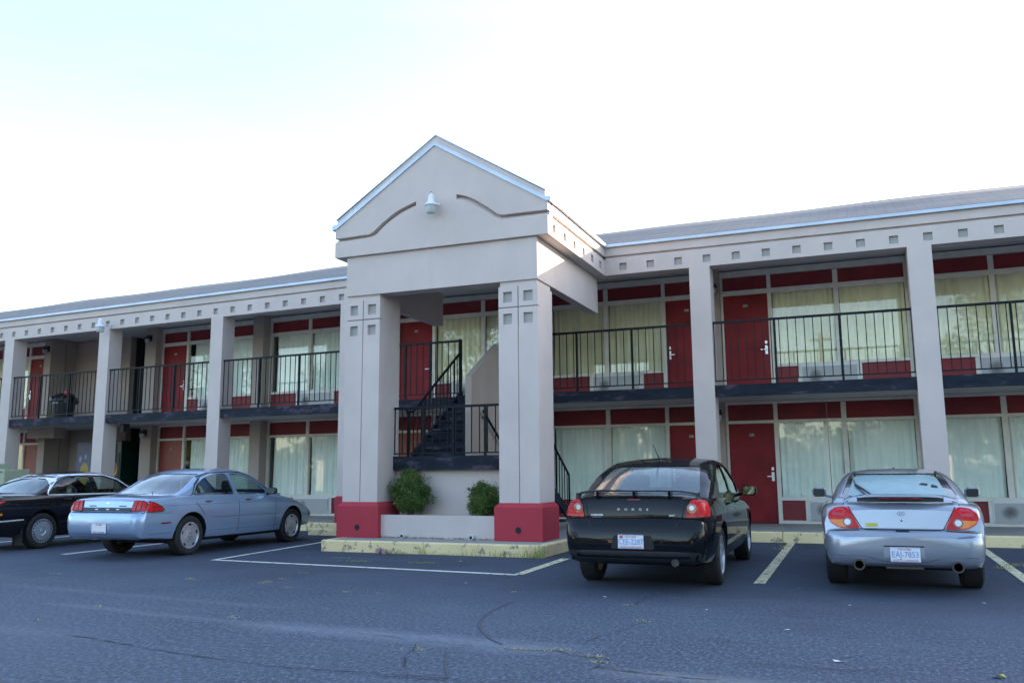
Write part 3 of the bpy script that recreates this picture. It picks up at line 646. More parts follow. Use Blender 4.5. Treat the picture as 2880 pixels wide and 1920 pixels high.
def leafball(mb, c, r, n, size, seed, squash=(1, 1, 1), shell=.45):
    rd = random.Random(seed)
    for _ in range(n):
        while True:
            p = Vector((rd.uniform(-1, 1), rd.uniform(-1, 1), rd.uniform(-1, 1)))
            if shell < p.length < 1: break
        q = Vector((c[0]+p.x*r*squash[0], c[1]+p.y*r*squash[1], c[2]+p.z*r*squash[2])); s = size*rd.uniform(.6, 1.5)
        a = Vector((rd.gauss(0, 1), rd.gauss(0, 1), rd.gauss(0, .6))).normalized(); b = a.cross(Vector((rd.gauss(0, 1), rd.gauss(0, 1), rd.gauss(0, 1)))).normalized()
        mb.add([q-a*s, q+b*s*.45, q+a*s, q-b*s*.45], [(0, 1, 2, 3)])
def shrub(label, x, y, zb, R, H, seed, n):
    rd = random.Random(seed); t = thing('shrub', label, 'shrub', (x, y, zb))
    s_ = MB(); lf = MB(); tips = []
    for i in range(14):
        a = rd.uniform(0, 6.28); rr = R*rd.uniform(.2, .95); hz = H*rd.uniform(.45, 1.0)
        tip = Vector((x+math.cos(a)*rr, y+math.sin(a)*rr*.45, zb+hz)); mid = Vector((x+math.cos(a)*rr*.3, y+math.sin(a)*rr*.2, zb+hz*.5))
        s_.tube([(x+rd.uniform(-.06, .06), y+rd.uniform(-.03, .03), zb-.02), mid, tip], [.008, .006, .002], 5); tips.append(tip)
    s_.build('stem', 'bark', t)
    k = 20; n0 = n; n = n//3
    for i in range(k):
        u = i/k; a = rd.uniform(0, 6.28); hh = rd.uniform(.12, .95); wr = R*(math.sin(math.pi*min(1, (hh*.8+.18)))**.7)*rd.uniform(.25, .80)
        c = (x+math.cos(a)*wr, y+math.sin(a)*wr*.42, zb+H*hh); leafball(lf, c, R*rd.uniform(.22, .42), n//k, .0155, seed*100+i, (1, .8, .7), 0)
    for _ in range(int(n0*.75)):      # leaves through the whole crown, uneven outline
        d = Vector((rd.gauss(0, 1), rd.gauss(0, 1), rd.gauss(0, 1))).normalized(); u = rd.random()**.45
        lump = .80+.13*math.sin(d.x*5+seed)*math.cos(d.z*6+seed*2)+.10*math.sin(d.z*11+d.x*7)+rd.gauss(0, .05)
        q = Vector((x+d.x*R*lump*u, y+d.y*R*.5*lump*u, zb+H*.50+d.z*H*.52*lump*u))
        if q.z < zb: continue
        s_l = .019*rd.uniform(.5, 1.5); a = Vector((rd.gauss(0, 1), rd.gauss(0, 1), rd.gauss(0, .7))).normalized(); b = a.cross(Vector((rd.gauss(0, 1), rd.gauss(0, 1), rd.gauss(0, 1)))).normalized()
        lf.add([q-a*s_l, q+b*s_l*.4, q+a*s_l, q-b*s_l*.4], [(0, 1, 2, 3)])
    for i in range(26):              # loose sprigs
        a0 = rd.uniform(0, 6.28); e0 = rd.uniform(-.1, 1.3); d = Vector((math.cos(a0)*math.cos(e0), math.sin(a0)*math.cos(e0)*.5, math.sin(e0)))
        for k in range(12):
            t_ = .75+.40*k/12; q = Vector((x, y, zb+H*.5))+Vector((d.x*R*t_, d.y*R*t_, d.z*H*.52*t_))+Vector((rd.gauss(0, .012), rd.gauss(0, .01), rd.gauss(0, .012)))
            s_l = .013*rd.uniform(.6, 1.3); a = Vector((rd.gauss(0, 1), rd.gauss(0, 1), rd.gauss(0, .7))).normalized(); b = a.cross(d).normalized()
            if q.z > zb: lf.add([q-a*s_l, q+b*s_l*.4, q+a*s_l, q-b*s_l*.4], [(0, 1, 2, 3)])
    for tp in tips[:5]: leafball(lf, tp, R*.2, 30, .016, rd.randint(0, 9999), (1, .7, .9), 0)
    lf.build('foliage', 'shrub_leaf', t)
shrub('large rounded green shrub at the left end of the planter', -7.22, 13.14, .49, .44, .84, 14, 15000)
shrub('smaller green shrub at the right end of the planter beside the right pillar', -5.84, 13.14, .49, .36, .62, 22, 10500)
# weeds along the kerb and in the cracks
def blades(mb, x, y, z, n, h, spread, rd, flat=False):
    for _ in range(n):
        px, py = x+rd.gauss(0, spread), y+rd.gauss(0, spread*.3); a = rd.uniform(0, 6.28); hh = h*rd.uniform(.35, 1.15); ln = hh*rd.uniform(.2, .9)*(2 if flat else 1)
        if flat: hh *= .35
        w_ = .0035; dx, dy = math.cos(a), math.sin(a); nx, ny = -dy*w_, dx*w_
        mb.add([(px-nx, py-ny, z), (px+nx, py+ny, z), (px+dx*ln*.4+nx*.8, py+dy*ln*.4+ny*.8, z+hh*.7), (px+dx*ln*.4-nx*.8, py+dy*ln*.4-ny*.8, z+hh*.7), (px+dx*ln, py+dy*ln, z+hh)], [(0, 1, 2, 3), (3, 2, 4)])
rd = random.Random(5); wd_ = MB()
for x, n, h in ((-7.0, 12, .04), (-6.85, 18, .06), (-6.7, 14, .05), (-6.42, 22, .15), (-6.3, 12, .08), (-6.13, 22, .04), (-6.0, 16, .04), (-5.85, 14, .05), (-5.62, 14, .14), (-5.4, 6, .05), (-5.25, 10, .11), (-5.1, 10, .13), (-4.95, 8, .06), (-4.8, 12, .12), (-4.68, 16, .18), (-4.58, 20, .22), (-4.50, 16, .24), (-4.42, 8, .12)):
    blades(wd_, x, 12.05, 0, n, h, .06, rd)
tag(wd_.build('grass', 'grass_leaf'), 'green weeds growing along the foot of the portico kerb', 'weeds', kind='stuff')
wt = MB()
for x, y, n in ((-7.31, 11.22, 30), (-6.85, 10.84, 60), (-6.80, 10.86, 50), (-5.81, 10.93, 60), (-5.75, 10.95, 40)): blades(wt, x, y, 0, n, .05, .09, rd, True)
tag(wt.build('grass', 'grass_leaf'), 'low green grass tufts in the boxed off bay before the portico', 'grass', kind='stuff')
dg_ = MB()
for x, y in [(-6.51, 8.36), (-6.56, 8.49), (-6.55, 8.78), (-6.01, 8.14), (-6.03, 7.53), (-5.17, 8.06), (-5.0, 8.08), (-4.82, 8.09), (-6.64, 9.34), (-7.62, 8.42), (-9.73, 8.31), (-6.93, 6.41), (-6.8, 5.64), (-5.27, 6.33), (-3.06, 5.64), (-2.12, 8.16), (-1.8, 5.86), (-1.76, 5.84), (-2.07, 6.0), (-2.31, 5.91), (-2.2, 5.93), (-2.42, 5.9), (-3.48, 8.64), (-1.81, 7.33), (-1.7, 5.7)]:
    blades(dg_, x, y, 0, 16, .035, .045, rd, True)
for x, y in ((-1.27, 15.0), (1.55, 12.6), (1.7, 13.0), (-1.3, 14.5)): blades(dg_, x, y, 0, 40, .05, .06, rd)
tag(dg_.build('grass', 'dry_grass'), 'dry yellowish grass sprouting from asphalt cracks', 'grass', kind='stuff')
sc = MB()
for x, y in [(-.64, 7.29), (-.18, 6.42), (-.21, 6.25), (-.25, 6.24), (-.21, 8.76), (.95, 9.31), (-.73, 9.85), (-4.28, 9.1), (-2.49, 8.56), (-1.4, 8.08), (-4.9, 10.6), (-5.4, 11.3), (-6.4, 11.5), (-7.9, 11.2)]:
    a = rd.uniform(0, 3); s = rd.uniform(.010, .022); sc.add([(x+math.cos(a+k*1.57)*s*(1.6 if k % 2 else .8), y+math.sin(a+k*1.57)*s, .006+rd.uniform(0, .008)) for k in range(4)], [(0, 1, 2, 3)])
tag(sc.build('litter', 'white_plastic'), 'small white paper scraps scattered on the asphalt', 'litter', kind='stuff')
yl = MB(); yl.add([(.63, 6.10, .012), (.665, 6.07, .03), (.71, 6.10, .008), (.70, 6.14, .02), (.66, 6.15, .01)], [(0, 1, 2, 3, 4)]); simple('yellow_leaf', (.55, .50, .05), .6)
tag(yl.build('fallen_leaf', 'yellow_leaf'), 'single bright yellow leaf lying on the asphalt', 'leaf')
# broken brick by the kerb
bk_ = MB(); bk_.bbox(-7.20, -7.13, 11.96, 12.06, 0, .085, .012); bk_.T = Matrix.Translation((-7.07, 12.0, 0)) @ Matrix.Rotation(.4, 4, 'Z') @ Matrix.Rotation(.3, 4, 'Y'); bk_.bbox(-.035, .04, -.05, .05, -.005, .075, .012)
stucco('rubble', (.36, .26, .22), (.2, .15, .13), .9)
tag(bk_.build('rubble', 'rubble'), 'broken pinkish brick lump lying against the portico kerb', 'rubble')
ps = MB(Matrix.Translation((-9.75, 15.25, 0)) @ Matrix.Rotation(-.04, 4, 'Z')); ps.prism([(-.10, 0), (-.08, .10), (-.05, .13), (.05, .13), (.08, .10), (.10, 0)], 'x', -1.0, .75)
tag(ps.build('parking_block', 'kerb_yellow'), 'yellow concrete wheel stop in front of the light blue sedan', 'wheel stop')
# trash can upstairs
tx, ty = -22.27, 17.85; T_ = TL @ Matrix.Translation((tx, ty, 2.795))
t = thing('trash_can', 'black rubbish bin with a black liner bag on the upstairs balcony', 'rubbish bin', T_.translation)
m = MB(T_); m.lathe([(0, 0), (.24, 0), (.26, .04), (.33, .70), (.35, .70), (.35, .745), (.31, .745), (.30, .68), (0, .5)], (0, 0, 0), 24); m.build('bin_body', 'black_plastic', t, smooth=True)
m = MB(T_); vs = []; N = 24
prof = [(.365, .60), (.385, .66), (.37, .75), (.33, .80), (.24, .86), (.12, .88), (0, .85)]; rr = random.Random(2)
for r, z in prof:
    for k in range(N): f = 1+rr.uniform(-.07, .09); a = k*2*math.pi/N; vs.append((r*f*math.cos(a)-(.06 if z < .7 and 10 < k < 14 else 0), r*f*math.sin(a), z+rr.uniform(-.025, .025)))
m.add(vs, [(i*N+k, i*N+(k+1) % N, (i+1)*N+(k+1) % N, (i+1)*N+k) for i in range(len(prof)-1) for k in range(N)]); simple('bag', (.012, .012, .015), .25); m.build('liner_bag', 'bag', t, smooth=True)
m = MB(T_); simple('grey_label', (.25, .28, .30), .5); vs = [(.345*math.sin(a_)*1.0, -.372*math.cos(a_), z_) for z_ in (.56, .70) for a_ in (-.5, -.25, 0, .25, .5)]; m.add(vs, [(i, i+1, i+6, i+5) for i in range(4)]); m.build('bin_label', 'grey_label', t)
m = MB(T_); simple('red_plastic', (.45, .03, .03), .4); m.lathe([(0, .80), (.06, .82), (.085, .88), (.07, .95), (.03, .98), (0, .985)], (.24, -.1, 0), 12); cup = m.build('cup', 'red_plastic', None, smooth=True)
tag(cup, 'red plastic bundle resting on top of the balcony rubbish bin', 'rubbish')
# vending machines in the alcove
def vending(x0, x1, y, h, body, glow, label, emb):
    T_ = TL; t = thing('vending_machine', label, 'vending machine', TL @ Vector(((x0+x1)/2, y, GZ)), 'drinks machines in the alcove')
    m = MB(T_); m.bbox(x0, x1, y, y+.6, GZ, GZ+h, .015); m.build('cabinet', body, t)
    m = MB(T_); m.bbox(x0+.05, x0+(x1-x0)*.78, y-.02, y-.001, GZ+.30, GZ+h-.08, .008); dp = m.build('door_panel', body, t)
    m = MB(T_); m.box(x0+(x1-x0)*.82, x1-.05, y-.015, y-.001, GZ+.9, GZ+h-.35); m.build('coin_panel', 'black_plastic', t)
    m = MB(T_); m.box(x0+.15, x0+(x1-x0)*.7, y-.012, y-.001, GZ+.1, GZ+.26); m.build('delivery_slot', 'dark_interior', t)
    for (cx, cz, rx, rz, mat, yy) in emb:
        m = MB(T_); n = 24; m.add([(x0+cx+rx*math.cos(k*6.2832/n), y-yy, GZ+cz+rz*math.sin(k*6.2832/n)) for k in range(n)], [tuple(range(n))]); m.build('emblem', mat, dp)
simple('vend_blue', (.05, .075, .20), .35); simple('vend_green', (.006, .035, .025), .35); simple('vend_yellow', (.42, .30, .03), .4); simple('vend_red', (.28, .015, .02), .4); simple('vend_pale', (.22, .36, .50), .4)
vending(-22.37, -21.5, 18.48, 2.08, 'vend_blue', None, 'blue vending machine with a yellow round picture in the ground floor alcove', [(.40, 1.12, .19, .34, 'vend_yellow', .023), (.20, 1.55, .06, .10, 'vend_pale', .023), (.42, 1.62, .05, .08, 'vend_pale', .023)])
vending(-21.36, -20.47, 18.48, 2.08, 'vend_green', None, 'dark green vending machine with a red round emblem in the ground floor alcove', [(.62, 1.24, .17, .22, 'vend_yellow', .0225), (.61, 1.28, .15, .18, 'vend_red', .024), (.61, 1.22, .11, .02, 'vend_yellow', .0255)])
# pale green metal cabinet at the far left
stucco('cabinet_green', (.38, .42, .30), (.2, .26, .2), .3)
t = thing('utility_cabinet', 'pale green metal cabinet standing at the far left behind the dark sedan', 'utility cabinet', TL @ Vector((-21.3, 15.0, 0)))
m = MB(TL @ Matrix.Translation((0, .4, 0))); m.bbox(-22.6, -20.15, 14.3, 15.0, 0, 1.42, .02); m.build('cabinet_body', 'cabinet_green', t)
m = MB(TL @ Matrix.Translation((0, .4, 0))); m.box(-22.65, -20.95, 14.26, 15.04, 1.425, 1.56); m.build('lid', 'cabinet_green', t)
m = MB(TL @ Matrix.Translation((0, .4, 0))); [m.box(-20.85+.22*i, -20.68+.22*i, 14.285, 14.302, 1.34, 1.37) for i in range(3)]; m.build('vent_slot', 'black_plastic', t)
m = MB(TL @ Matrix.Translation((0, .4, 0))); [m.box(-21.6+.7*i, -21.58+.7*i, 14.29, 14.302, .1, 1.3) for i in range(2)]; m.build('door_seam', 'black_plastic', t)

# ---------------------------------------------------------------- across the car park (seen only as reflections)
def tree_mesh(kind, seed):
    rd = random.Random(seed); tr = MB(); H = 9
    tr.tube([(0, 0, 0), (.1, 0, 1.5), (.0, .1, 4), (.15, 0, 7)], [.28, .22, .15, .06], 8)
    lf = MB(); cl = []
    for i in range(34):
        hz = rd.uniform(.22, 1.0); wr = 3.1*math.sin(math.pi*min(1, hz*.82+.1))**.8*rd.uniform(.2, 1); a = rd.uniform(0, 6.28)
        c = (math.cos(a)*wr, math.sin(a)*wr, H*hz+.6); leafball(lf, c, rd.uniform(.8, 1.5), 90, .17, seed*77+i, (1, 1, .75), 0)
        if i % 4 == 0: tr.tube([(0, 0, H*hz*.55), (c[0]*.5, c[1]*.5, c[2]*.8), c], [.1, .06, .02], 5)
    return tr, lf
protos = []
tr, lf = tree_mesh(0, 11)
t0 = thing('tree', 'x', 'tree', (0, 0, 0), 'trees across the car park'); a1 = tr.build('trunk', 'bark', t0); a2 = lf.build('crown', 'tree_leaf', t0)
spots = [(-23, -27, 1.15), (-29, -25, 1.3), (-36, -27, 1.15), (-43, -24, 1.25), (-51, -25, 1.1), (-60, -22, 1.3), (-18, -27, .62), (-13.5, -27, .5), (-9, -28, .55), (-4.5, -27, .5), (0, -28, .62), (4.5, -28, .95), (8.5, -25, 1.3), (13.5, -26, 1.2), (20, -24, 1.3), (28, -22, 1.2), (3.2, -24, .6), (-70, -16, 1.3)]
sz = ['large', 'tall', 'broad', 'slim', 'tallest', 'round', 'bushy', 'low', 'full', 'thick', 'leafy', 'spreading', 'dense', 'small', 'lone', 'short', 'wide', 'far', 'big']
for i, (x, y, s) in enumerate(spots):
    if i == 0: o = t0
    else:
        o = t0.copy(); COL.objects.link(o)
        for ch in (a1, a2): c_ = ch.copy(); c_.parent = o; COL.objects.link(c_)
    o.location = (x, y, 0); o.scale = (s, s, s); o.rotation_euler = (0, 0, i*1.3); o['label'] = sz[i]+' green tree standing across the car park, opposite the motel, number of row unseen in photo'.replace(', number of row unseen in photo', '')
stucco('cream_wall', (.62, .54, .42), (.5, .45, .36), .3)
t = thing('low_building', 'low cream building across the car park opposite the motel', 'building', (-37, -16, 0))
m = MB(); m.box(-42, -33.5, -19, -14, 0, 2.4); m.build('wall', 'cream_wall', t)
m = MB(); m.prism([(-19.4, 2.4), (-16.5, 2.9), (-13.6, 2.4)], 'x', -42.4, -33.1); m.build('roof', 'shingles', t)
m = MB(); m.box(-36.2, -35.2, -13.98, -13.9, 0, 2.1); m.build('door', 'dark_interior', t)
t = thing('low_building', 'small cream shed across the car park, right of the long low building', 'building', (-10, -16, 0))
m = MB(); m.box(-12.4, -7.6, -18, -14, 0, 2.5); m.build('wall', 'cream_wall', t)
m = MB(); m.prism([(-18.4, 2.5), (-16, 3.0), (-13.6, 2.5)], 'x', -12.8, -7.2); m.build('roof', 'shingles', t)
t = thing('utility_pole', 'wooden utility pole with a cross arm across the car park', 'utility pole', (-1.75, -12, 0))
m = MB(); m.tube([(-1.75, -12, 0), (-1.75, -12, 8.6)], [.16, .11], 10); m.build('pole', 'bark', t)
m = MB(); m.box(-2.3, -1.2, -12.2, -12.1, 8.2, 8.32); m.build('cross_arm', 'bark', t)

t = thing('container', 'small cream storage container across the car park opposite the silver coupe', 'container', (3.6, -15, 0))
m = MB(); m.box(2.9, 4.3, -17, -14, 0, 2.0); m.build('container_body', 'cream_wall', t)
m = MB(); m.box(3.0, 3.58, -13.99, -13.96, .1, 1.9); m.box(3.62, 4.2, -13.99, -13.96, .1, 1.9); m.build('container_door', 'kerb_yellow', t)

# unseen tree belt added behind the row of trees to darken reflections
tb = MB(); rd = random.Random(21)
for i in range(150):
    x = -95+i*.95; hh = 4.6+1.4*math.sin(x*.21)+rd.uniform(-.6, .8)
    for k in range(3): leafball(tb, (x+rd.uniform(-.6, .6), -36+rd.uniform(-1.2, 1.2), hh*(k+.5)/3), 1.35, 42, .42, i*5+k, (1, .6, .9), 0)
tag(tb.build('added_tree_belt', 'tree_leaf'), 'unseen belt of green trees added behind the row across the car park to darken reflections', 'tree belt', kind='stuff')

db = MB(); rd = random.Random(9); simple('leaf_litter', (.05, .04, .03), .95)
for _ in range(420):
    x = rd.uniform(-7.6, -5.5); y = 12.79-abs(rd.gauss(0, .035)); z = GZ+rd.uniform(.0, .02); s = rd.uniform(.005, .014); a = rd.uniform(0, 3)
    db.add([(x+math.cos(a+k*1.57)*s, y-.005+math.sin(a+k*1.57)*s*.6, z+rd.uniform(0, .012)) for k in range(4)], [(0, 1, 2, 3)])
tag(db.build('leaf_litter', 'leaf_litter'), 'dark leaf litter and dirt along the foot of the planter wall', 'leaf litter', kind='stuff')
# ---------------------------------------------------------------- cars
def paint(name, col, metal=.4, rough=.32, coat=1.0, flake=.0):
    a = NT(name); a.base(a.ramp(a.noise(a.coord(), 3, 3), [(.3, tuple(x*.96 for x in col)), (.7, col)]))
    a.set(Metallic=metal, Roughness=rough, Coat_Weight=coat, Coat_IOR=1.5 if metal > .3 else 1.42, Coat_Roughness=.02, Specular_IOR_Level=.5 if metal > .3 else .03); M[name] = a.m
paint('paint_black', (.002, .003, .006), .0, .5, .72)
paint('paint_dark', (.010, .010, .013), .1, .25)
paint('paint_blue', (.31, .42, .60), .5, .30)
paint('paint_silver', (.34, .375, .44), .6, .34)
simple('underbody', (.008, .008, .009), .9)
simple('arch_dark', (.006, .006, .007), .95)
simple('seam', (.004, .004, .005), .6)
simple('seat_grey', (.05, .05, .055), .9)
simple('tail_red', (.55, .006, .010), .3, coat=.12, var=.3, vscale=22, spec=.25)
simple('tail_red_dark', (.16, .004, .008), .15, coat=1, var=.3, vscale=20)
simple('tail_pink', (.50, .035, .055), .3, coat=.2, var=.2, vscale=14, spec=.4)
simple('tail_orange', (.75, .20, .01), .25, coat=.3)
simple('tail_white', (.62, .60, .62), .12, coat=1)
simple('rim_silver', (.50, .52, .56), .3, metal=.6)
simple('plate_white', (.70, .72, .78), .45, var=.04)
simple('plate_blue', (.16, .30, .58), .5); simple('plate_redtext', (.55, .06, .10), .5)
simple('sticker_yellow', (.55, .50, .06), .5); simple('mirror_glass', (.55, .65, .58), .05, metal=1, var=.05)
simple('bright_trim', (.78, .80, .84), .3, metal=.3)
simple('exhaust', (.10, .09, .09), .4, metal=.8)
glass_mat('car_glass', (.66, .74, .72), ior=1.5, boost=1.4)
simple('frit', (.02, .024, .035), .12, coat=1)
simple('crease_grey', (.12, .15, .20), .5)
glass_mat('tint_glass', (.22, .25, .30), ior=1.55, boost=2.2)
glass_mat('dew_glass', (.35, .42, .42), ior=1.55, boost=1.4, film=(.26, .38, .42), filmfac=.16, rough=.08)
glass_mat('frost_glass', (.3, .35, .36), ior=1.5, boost=1.2, film=(.25, .40, .43), filmfac=.9, rough=.25)

def lerp_tab(tab, y):
    if y <= tab[0][0]: return tab[0][1:]
    for a, b in zip(tab, tab[1:]):
        if y <= b[0]:
            t = (y-a[0])/(b[0]-a[0]); return [u+(v-u)*t for u, v in zip(a[1:], b[1:])]
    return tab[-1][1:]
def smooth_tab(tab, ys):
    """cubic hermite (monotone-ish) of table columns"""
    n = len(tab); out = []; k = len(tab[0])-1
    sl = [[0]*k for _ in range(n)]
    for i in range(n):
        for c in range(k):
            if i == 0 or i == n-1: sl[i][c] = 0
            else:
                d0 = (tab[i][c+1]-tab[i-1][c+1])/(tab[i][0]-tab[i-1][0]); d1 = (tab[i+1][c+1]-tab[i][c+1])/(tab[i+1][0]-tab[i][0])
                sl[i][c] = 0 if d0*d1 <= 0 else 2*d0*d1/(d0+d1)
    for i in (0, n-1):
        j = 1 if i == 0 else n-2
        for c in range(k): sl[i][c] = (tab[j][c+1]-tab[i][c+1])/(tab[j][0]-tab[i][0])
    for y in ys:
        i = 0
        while i < n-2 and y > tab[i+1][0]: i += 1
        h = tab[i+1][0]-tab[i][0]; t = min(1, max(0, (y-tab[i][0])/h))
        out.append([(2*t**3-3*t**2+1)*tab[i][c+1]+(t**3-2*t**2+t)*h*sl[i][c]+(-2*t**3+3*t**2)*tab[i+1][c+1]+(t**3-t**2)*h*sl[i+1][c] for c in range(k)])
    return out
class Grid:
    def __init__(s, rows, close_ends=True, closed=True):
        s.v = []; s.f = []; n = len(rows[0])
        for r in rows: s.v += [Vector(p) for p in r]
        for i in range(len(rows)-1):
            for k in range(n if closed else n-1):
                j = (k+1) % n; s.f.append((i*n+k, i*n+j, (i+1)*n+j, (i+1)*n+k))
        if close_ends: s.f += [tuple(range(n-1, -1, -1)), tuple((len(rows)-1)*n+k for k in range(n))]
    def bvh(s): return BVHTree.FromPolygons(s.v, s.f)
def mk_obj(name, v, f, mats, parent=None, smooth=True, ang=32):
    me = bpy.data.meshes.new(name); me.from_pydata([tuple(p) for p in v], [], f)
    for m_ in mats: me.materials.append(M[m_])
    bm = bmesh.new(); bm.from_mesh(me); bmesh.ops.recalc_face_normals(bm, faces=bm.faces); bm.to_mesh(me); bm.free()
    if smooth: me.polygons.foreach_set('use_smooth', [True]*len(me.polygons)); me.set_sharp_from_angle(angle=D2R(ang))
    o = bpy.data.objects.new(name, me); COL.objects.link(o)
    if parent: o.parent = parent
    return o
def bool_cut(o, cutters, ang=32):
    for i, c in enumerate(cutters):
        md = o.modifiers.new('b%d' % i, 'BOOLEAN'); md.operation = 'DIFFERENCE'; md.object = c; md.solver = 'EXACT'
    dg = bpy.context.evaluated_depsgraph_get(); dg.update()
    me = bpy.data.meshes.new_from_object(o.evaluated_get(dg)); o.modifiers.clear(); old = o.data; o.data = me; bpy.data.meshes.remove(old)
    for c in cutters: bpy.data.objects.remove(c)
    me.polygons.foreach_set('use_smooth', [True]*len(me.polygons)); me.set_sharp_from_angle(angle=D2R(ang))
def densify(poly, step):
    out = []
    for i, p in enumerate(poly):
        q = poly[(i+1) % len(poly)]; d = math.hypot(q[0]-p[0], q[1]-p[1]); k = max(1, int(d/step))
        out += [(p[0]+(q[0]-p[0])*j/k, p[1]+(q[1]-p[1])*j/k) for j in range(k)]
    return out
def roundpoly(poly, r=.25, k=4):
    out = []; n = len(poly)
    for i in range(n):
        p, q, s_ = Vector(poly[i-1]), Vector(poly[i]), Vector(poly[(i+1) % n])
        rr = poly[i][2] if len(poly[i]) > 2 else r
        a = q+(p.to_2d()-q.to_2d())*0 if False else q.to_2d()
        p, s_, q = p.to_2d(), s_.to_2d(), q.to_2d()
        d = min((p-q).length, (s_-q).length)*.48; e = min(rr, d)
        A = q+(p-q).normalized()*e; B = q+(s_-q).normalized()*e
        for j in range(k+1): t = j/k; P = A*(1-t)**2+q*2*t*(1-t)+B*t**2; out.append((P.x, P.y))
    return out
def proj_patch(name, poly, axis, sgn, bvh, off, mat, parent, step=.05, thick=0, ang=40, keepmiss=False):
    """drape a 2D polygon on the surface. axis 'x': poly=(y,z), ray from +-x side ; axis 'y': poly=(x,z), ray from rear(-1)/front(+1)"""
    pts = densify(poly, step); n = len(pts)
    xs = [p[0] for p in pts]; zs = [p[1] for p in pts]; inner = []
    x = min(xs)+step/2
    while x < max(xs):
        z = min(zs)+step/2
        while z < max(zs): inner.append((x, z)); z += step
        x += step
    V2 = [Vector(p) for p in pts]+[Vector(p) for p in inner]
    res = delaunay_2d_cdt(V2, [(i, (i+1) % n) for i in range(n)], [], 1, 1e-5)
    vs = []; ok = []
    for p in res[0]:
        if axis == 'x': o_, d_ = Vector((3*sgn, p[0], p[1])), Vector((-sgn, 0, 0))
        else: o_, d_ = Vector((p[0], 9*sgn, p[1])), Vector((0, -sgn, 0))
        if axis == 'z': o_, d_ = Vector((p[0], p[1], 5)), Vector((0, 0, -1))
        h = bvh.ray_cast(o_, d_)
        if h[0] is None: vs.append(Vector((0, 0, 0))); ok.append(False)
        else:
            nrm = h[1] if h[1].dot(d_) < 0 else -h[1]; vs.append(h[0]+(nrm*.35-d_*.65).normalized()*off); ok.append(True)
    fs = [tuple(f) for f in res[2] if all(ok[i] for i in f)]
    used = sorted({i for f in fs for i in f}); mp = {u: i for i, u in enumerate(used)}
    return mk_obj(name, [vs[u] for u in used], [tuple(mp[i] for i in f) for f in fs], [mat], parent, True, ang)
def strip_on(pts, w_):
    """2D polyline -> thin polygon"""
    L = []; R = []; pts = [Vector(p) for p in pts]
    for i, p in enumerate(pts):
        d = (pts[min(i+1, len(pts)-1)]-pts[max(i-1, 0)]).normalized(); nn = Vector((-d.y, d.x))*w_/2; L.append(tuple(p+nn)); R.append(tuple(p-nn))
    return L+list(reversed(R))
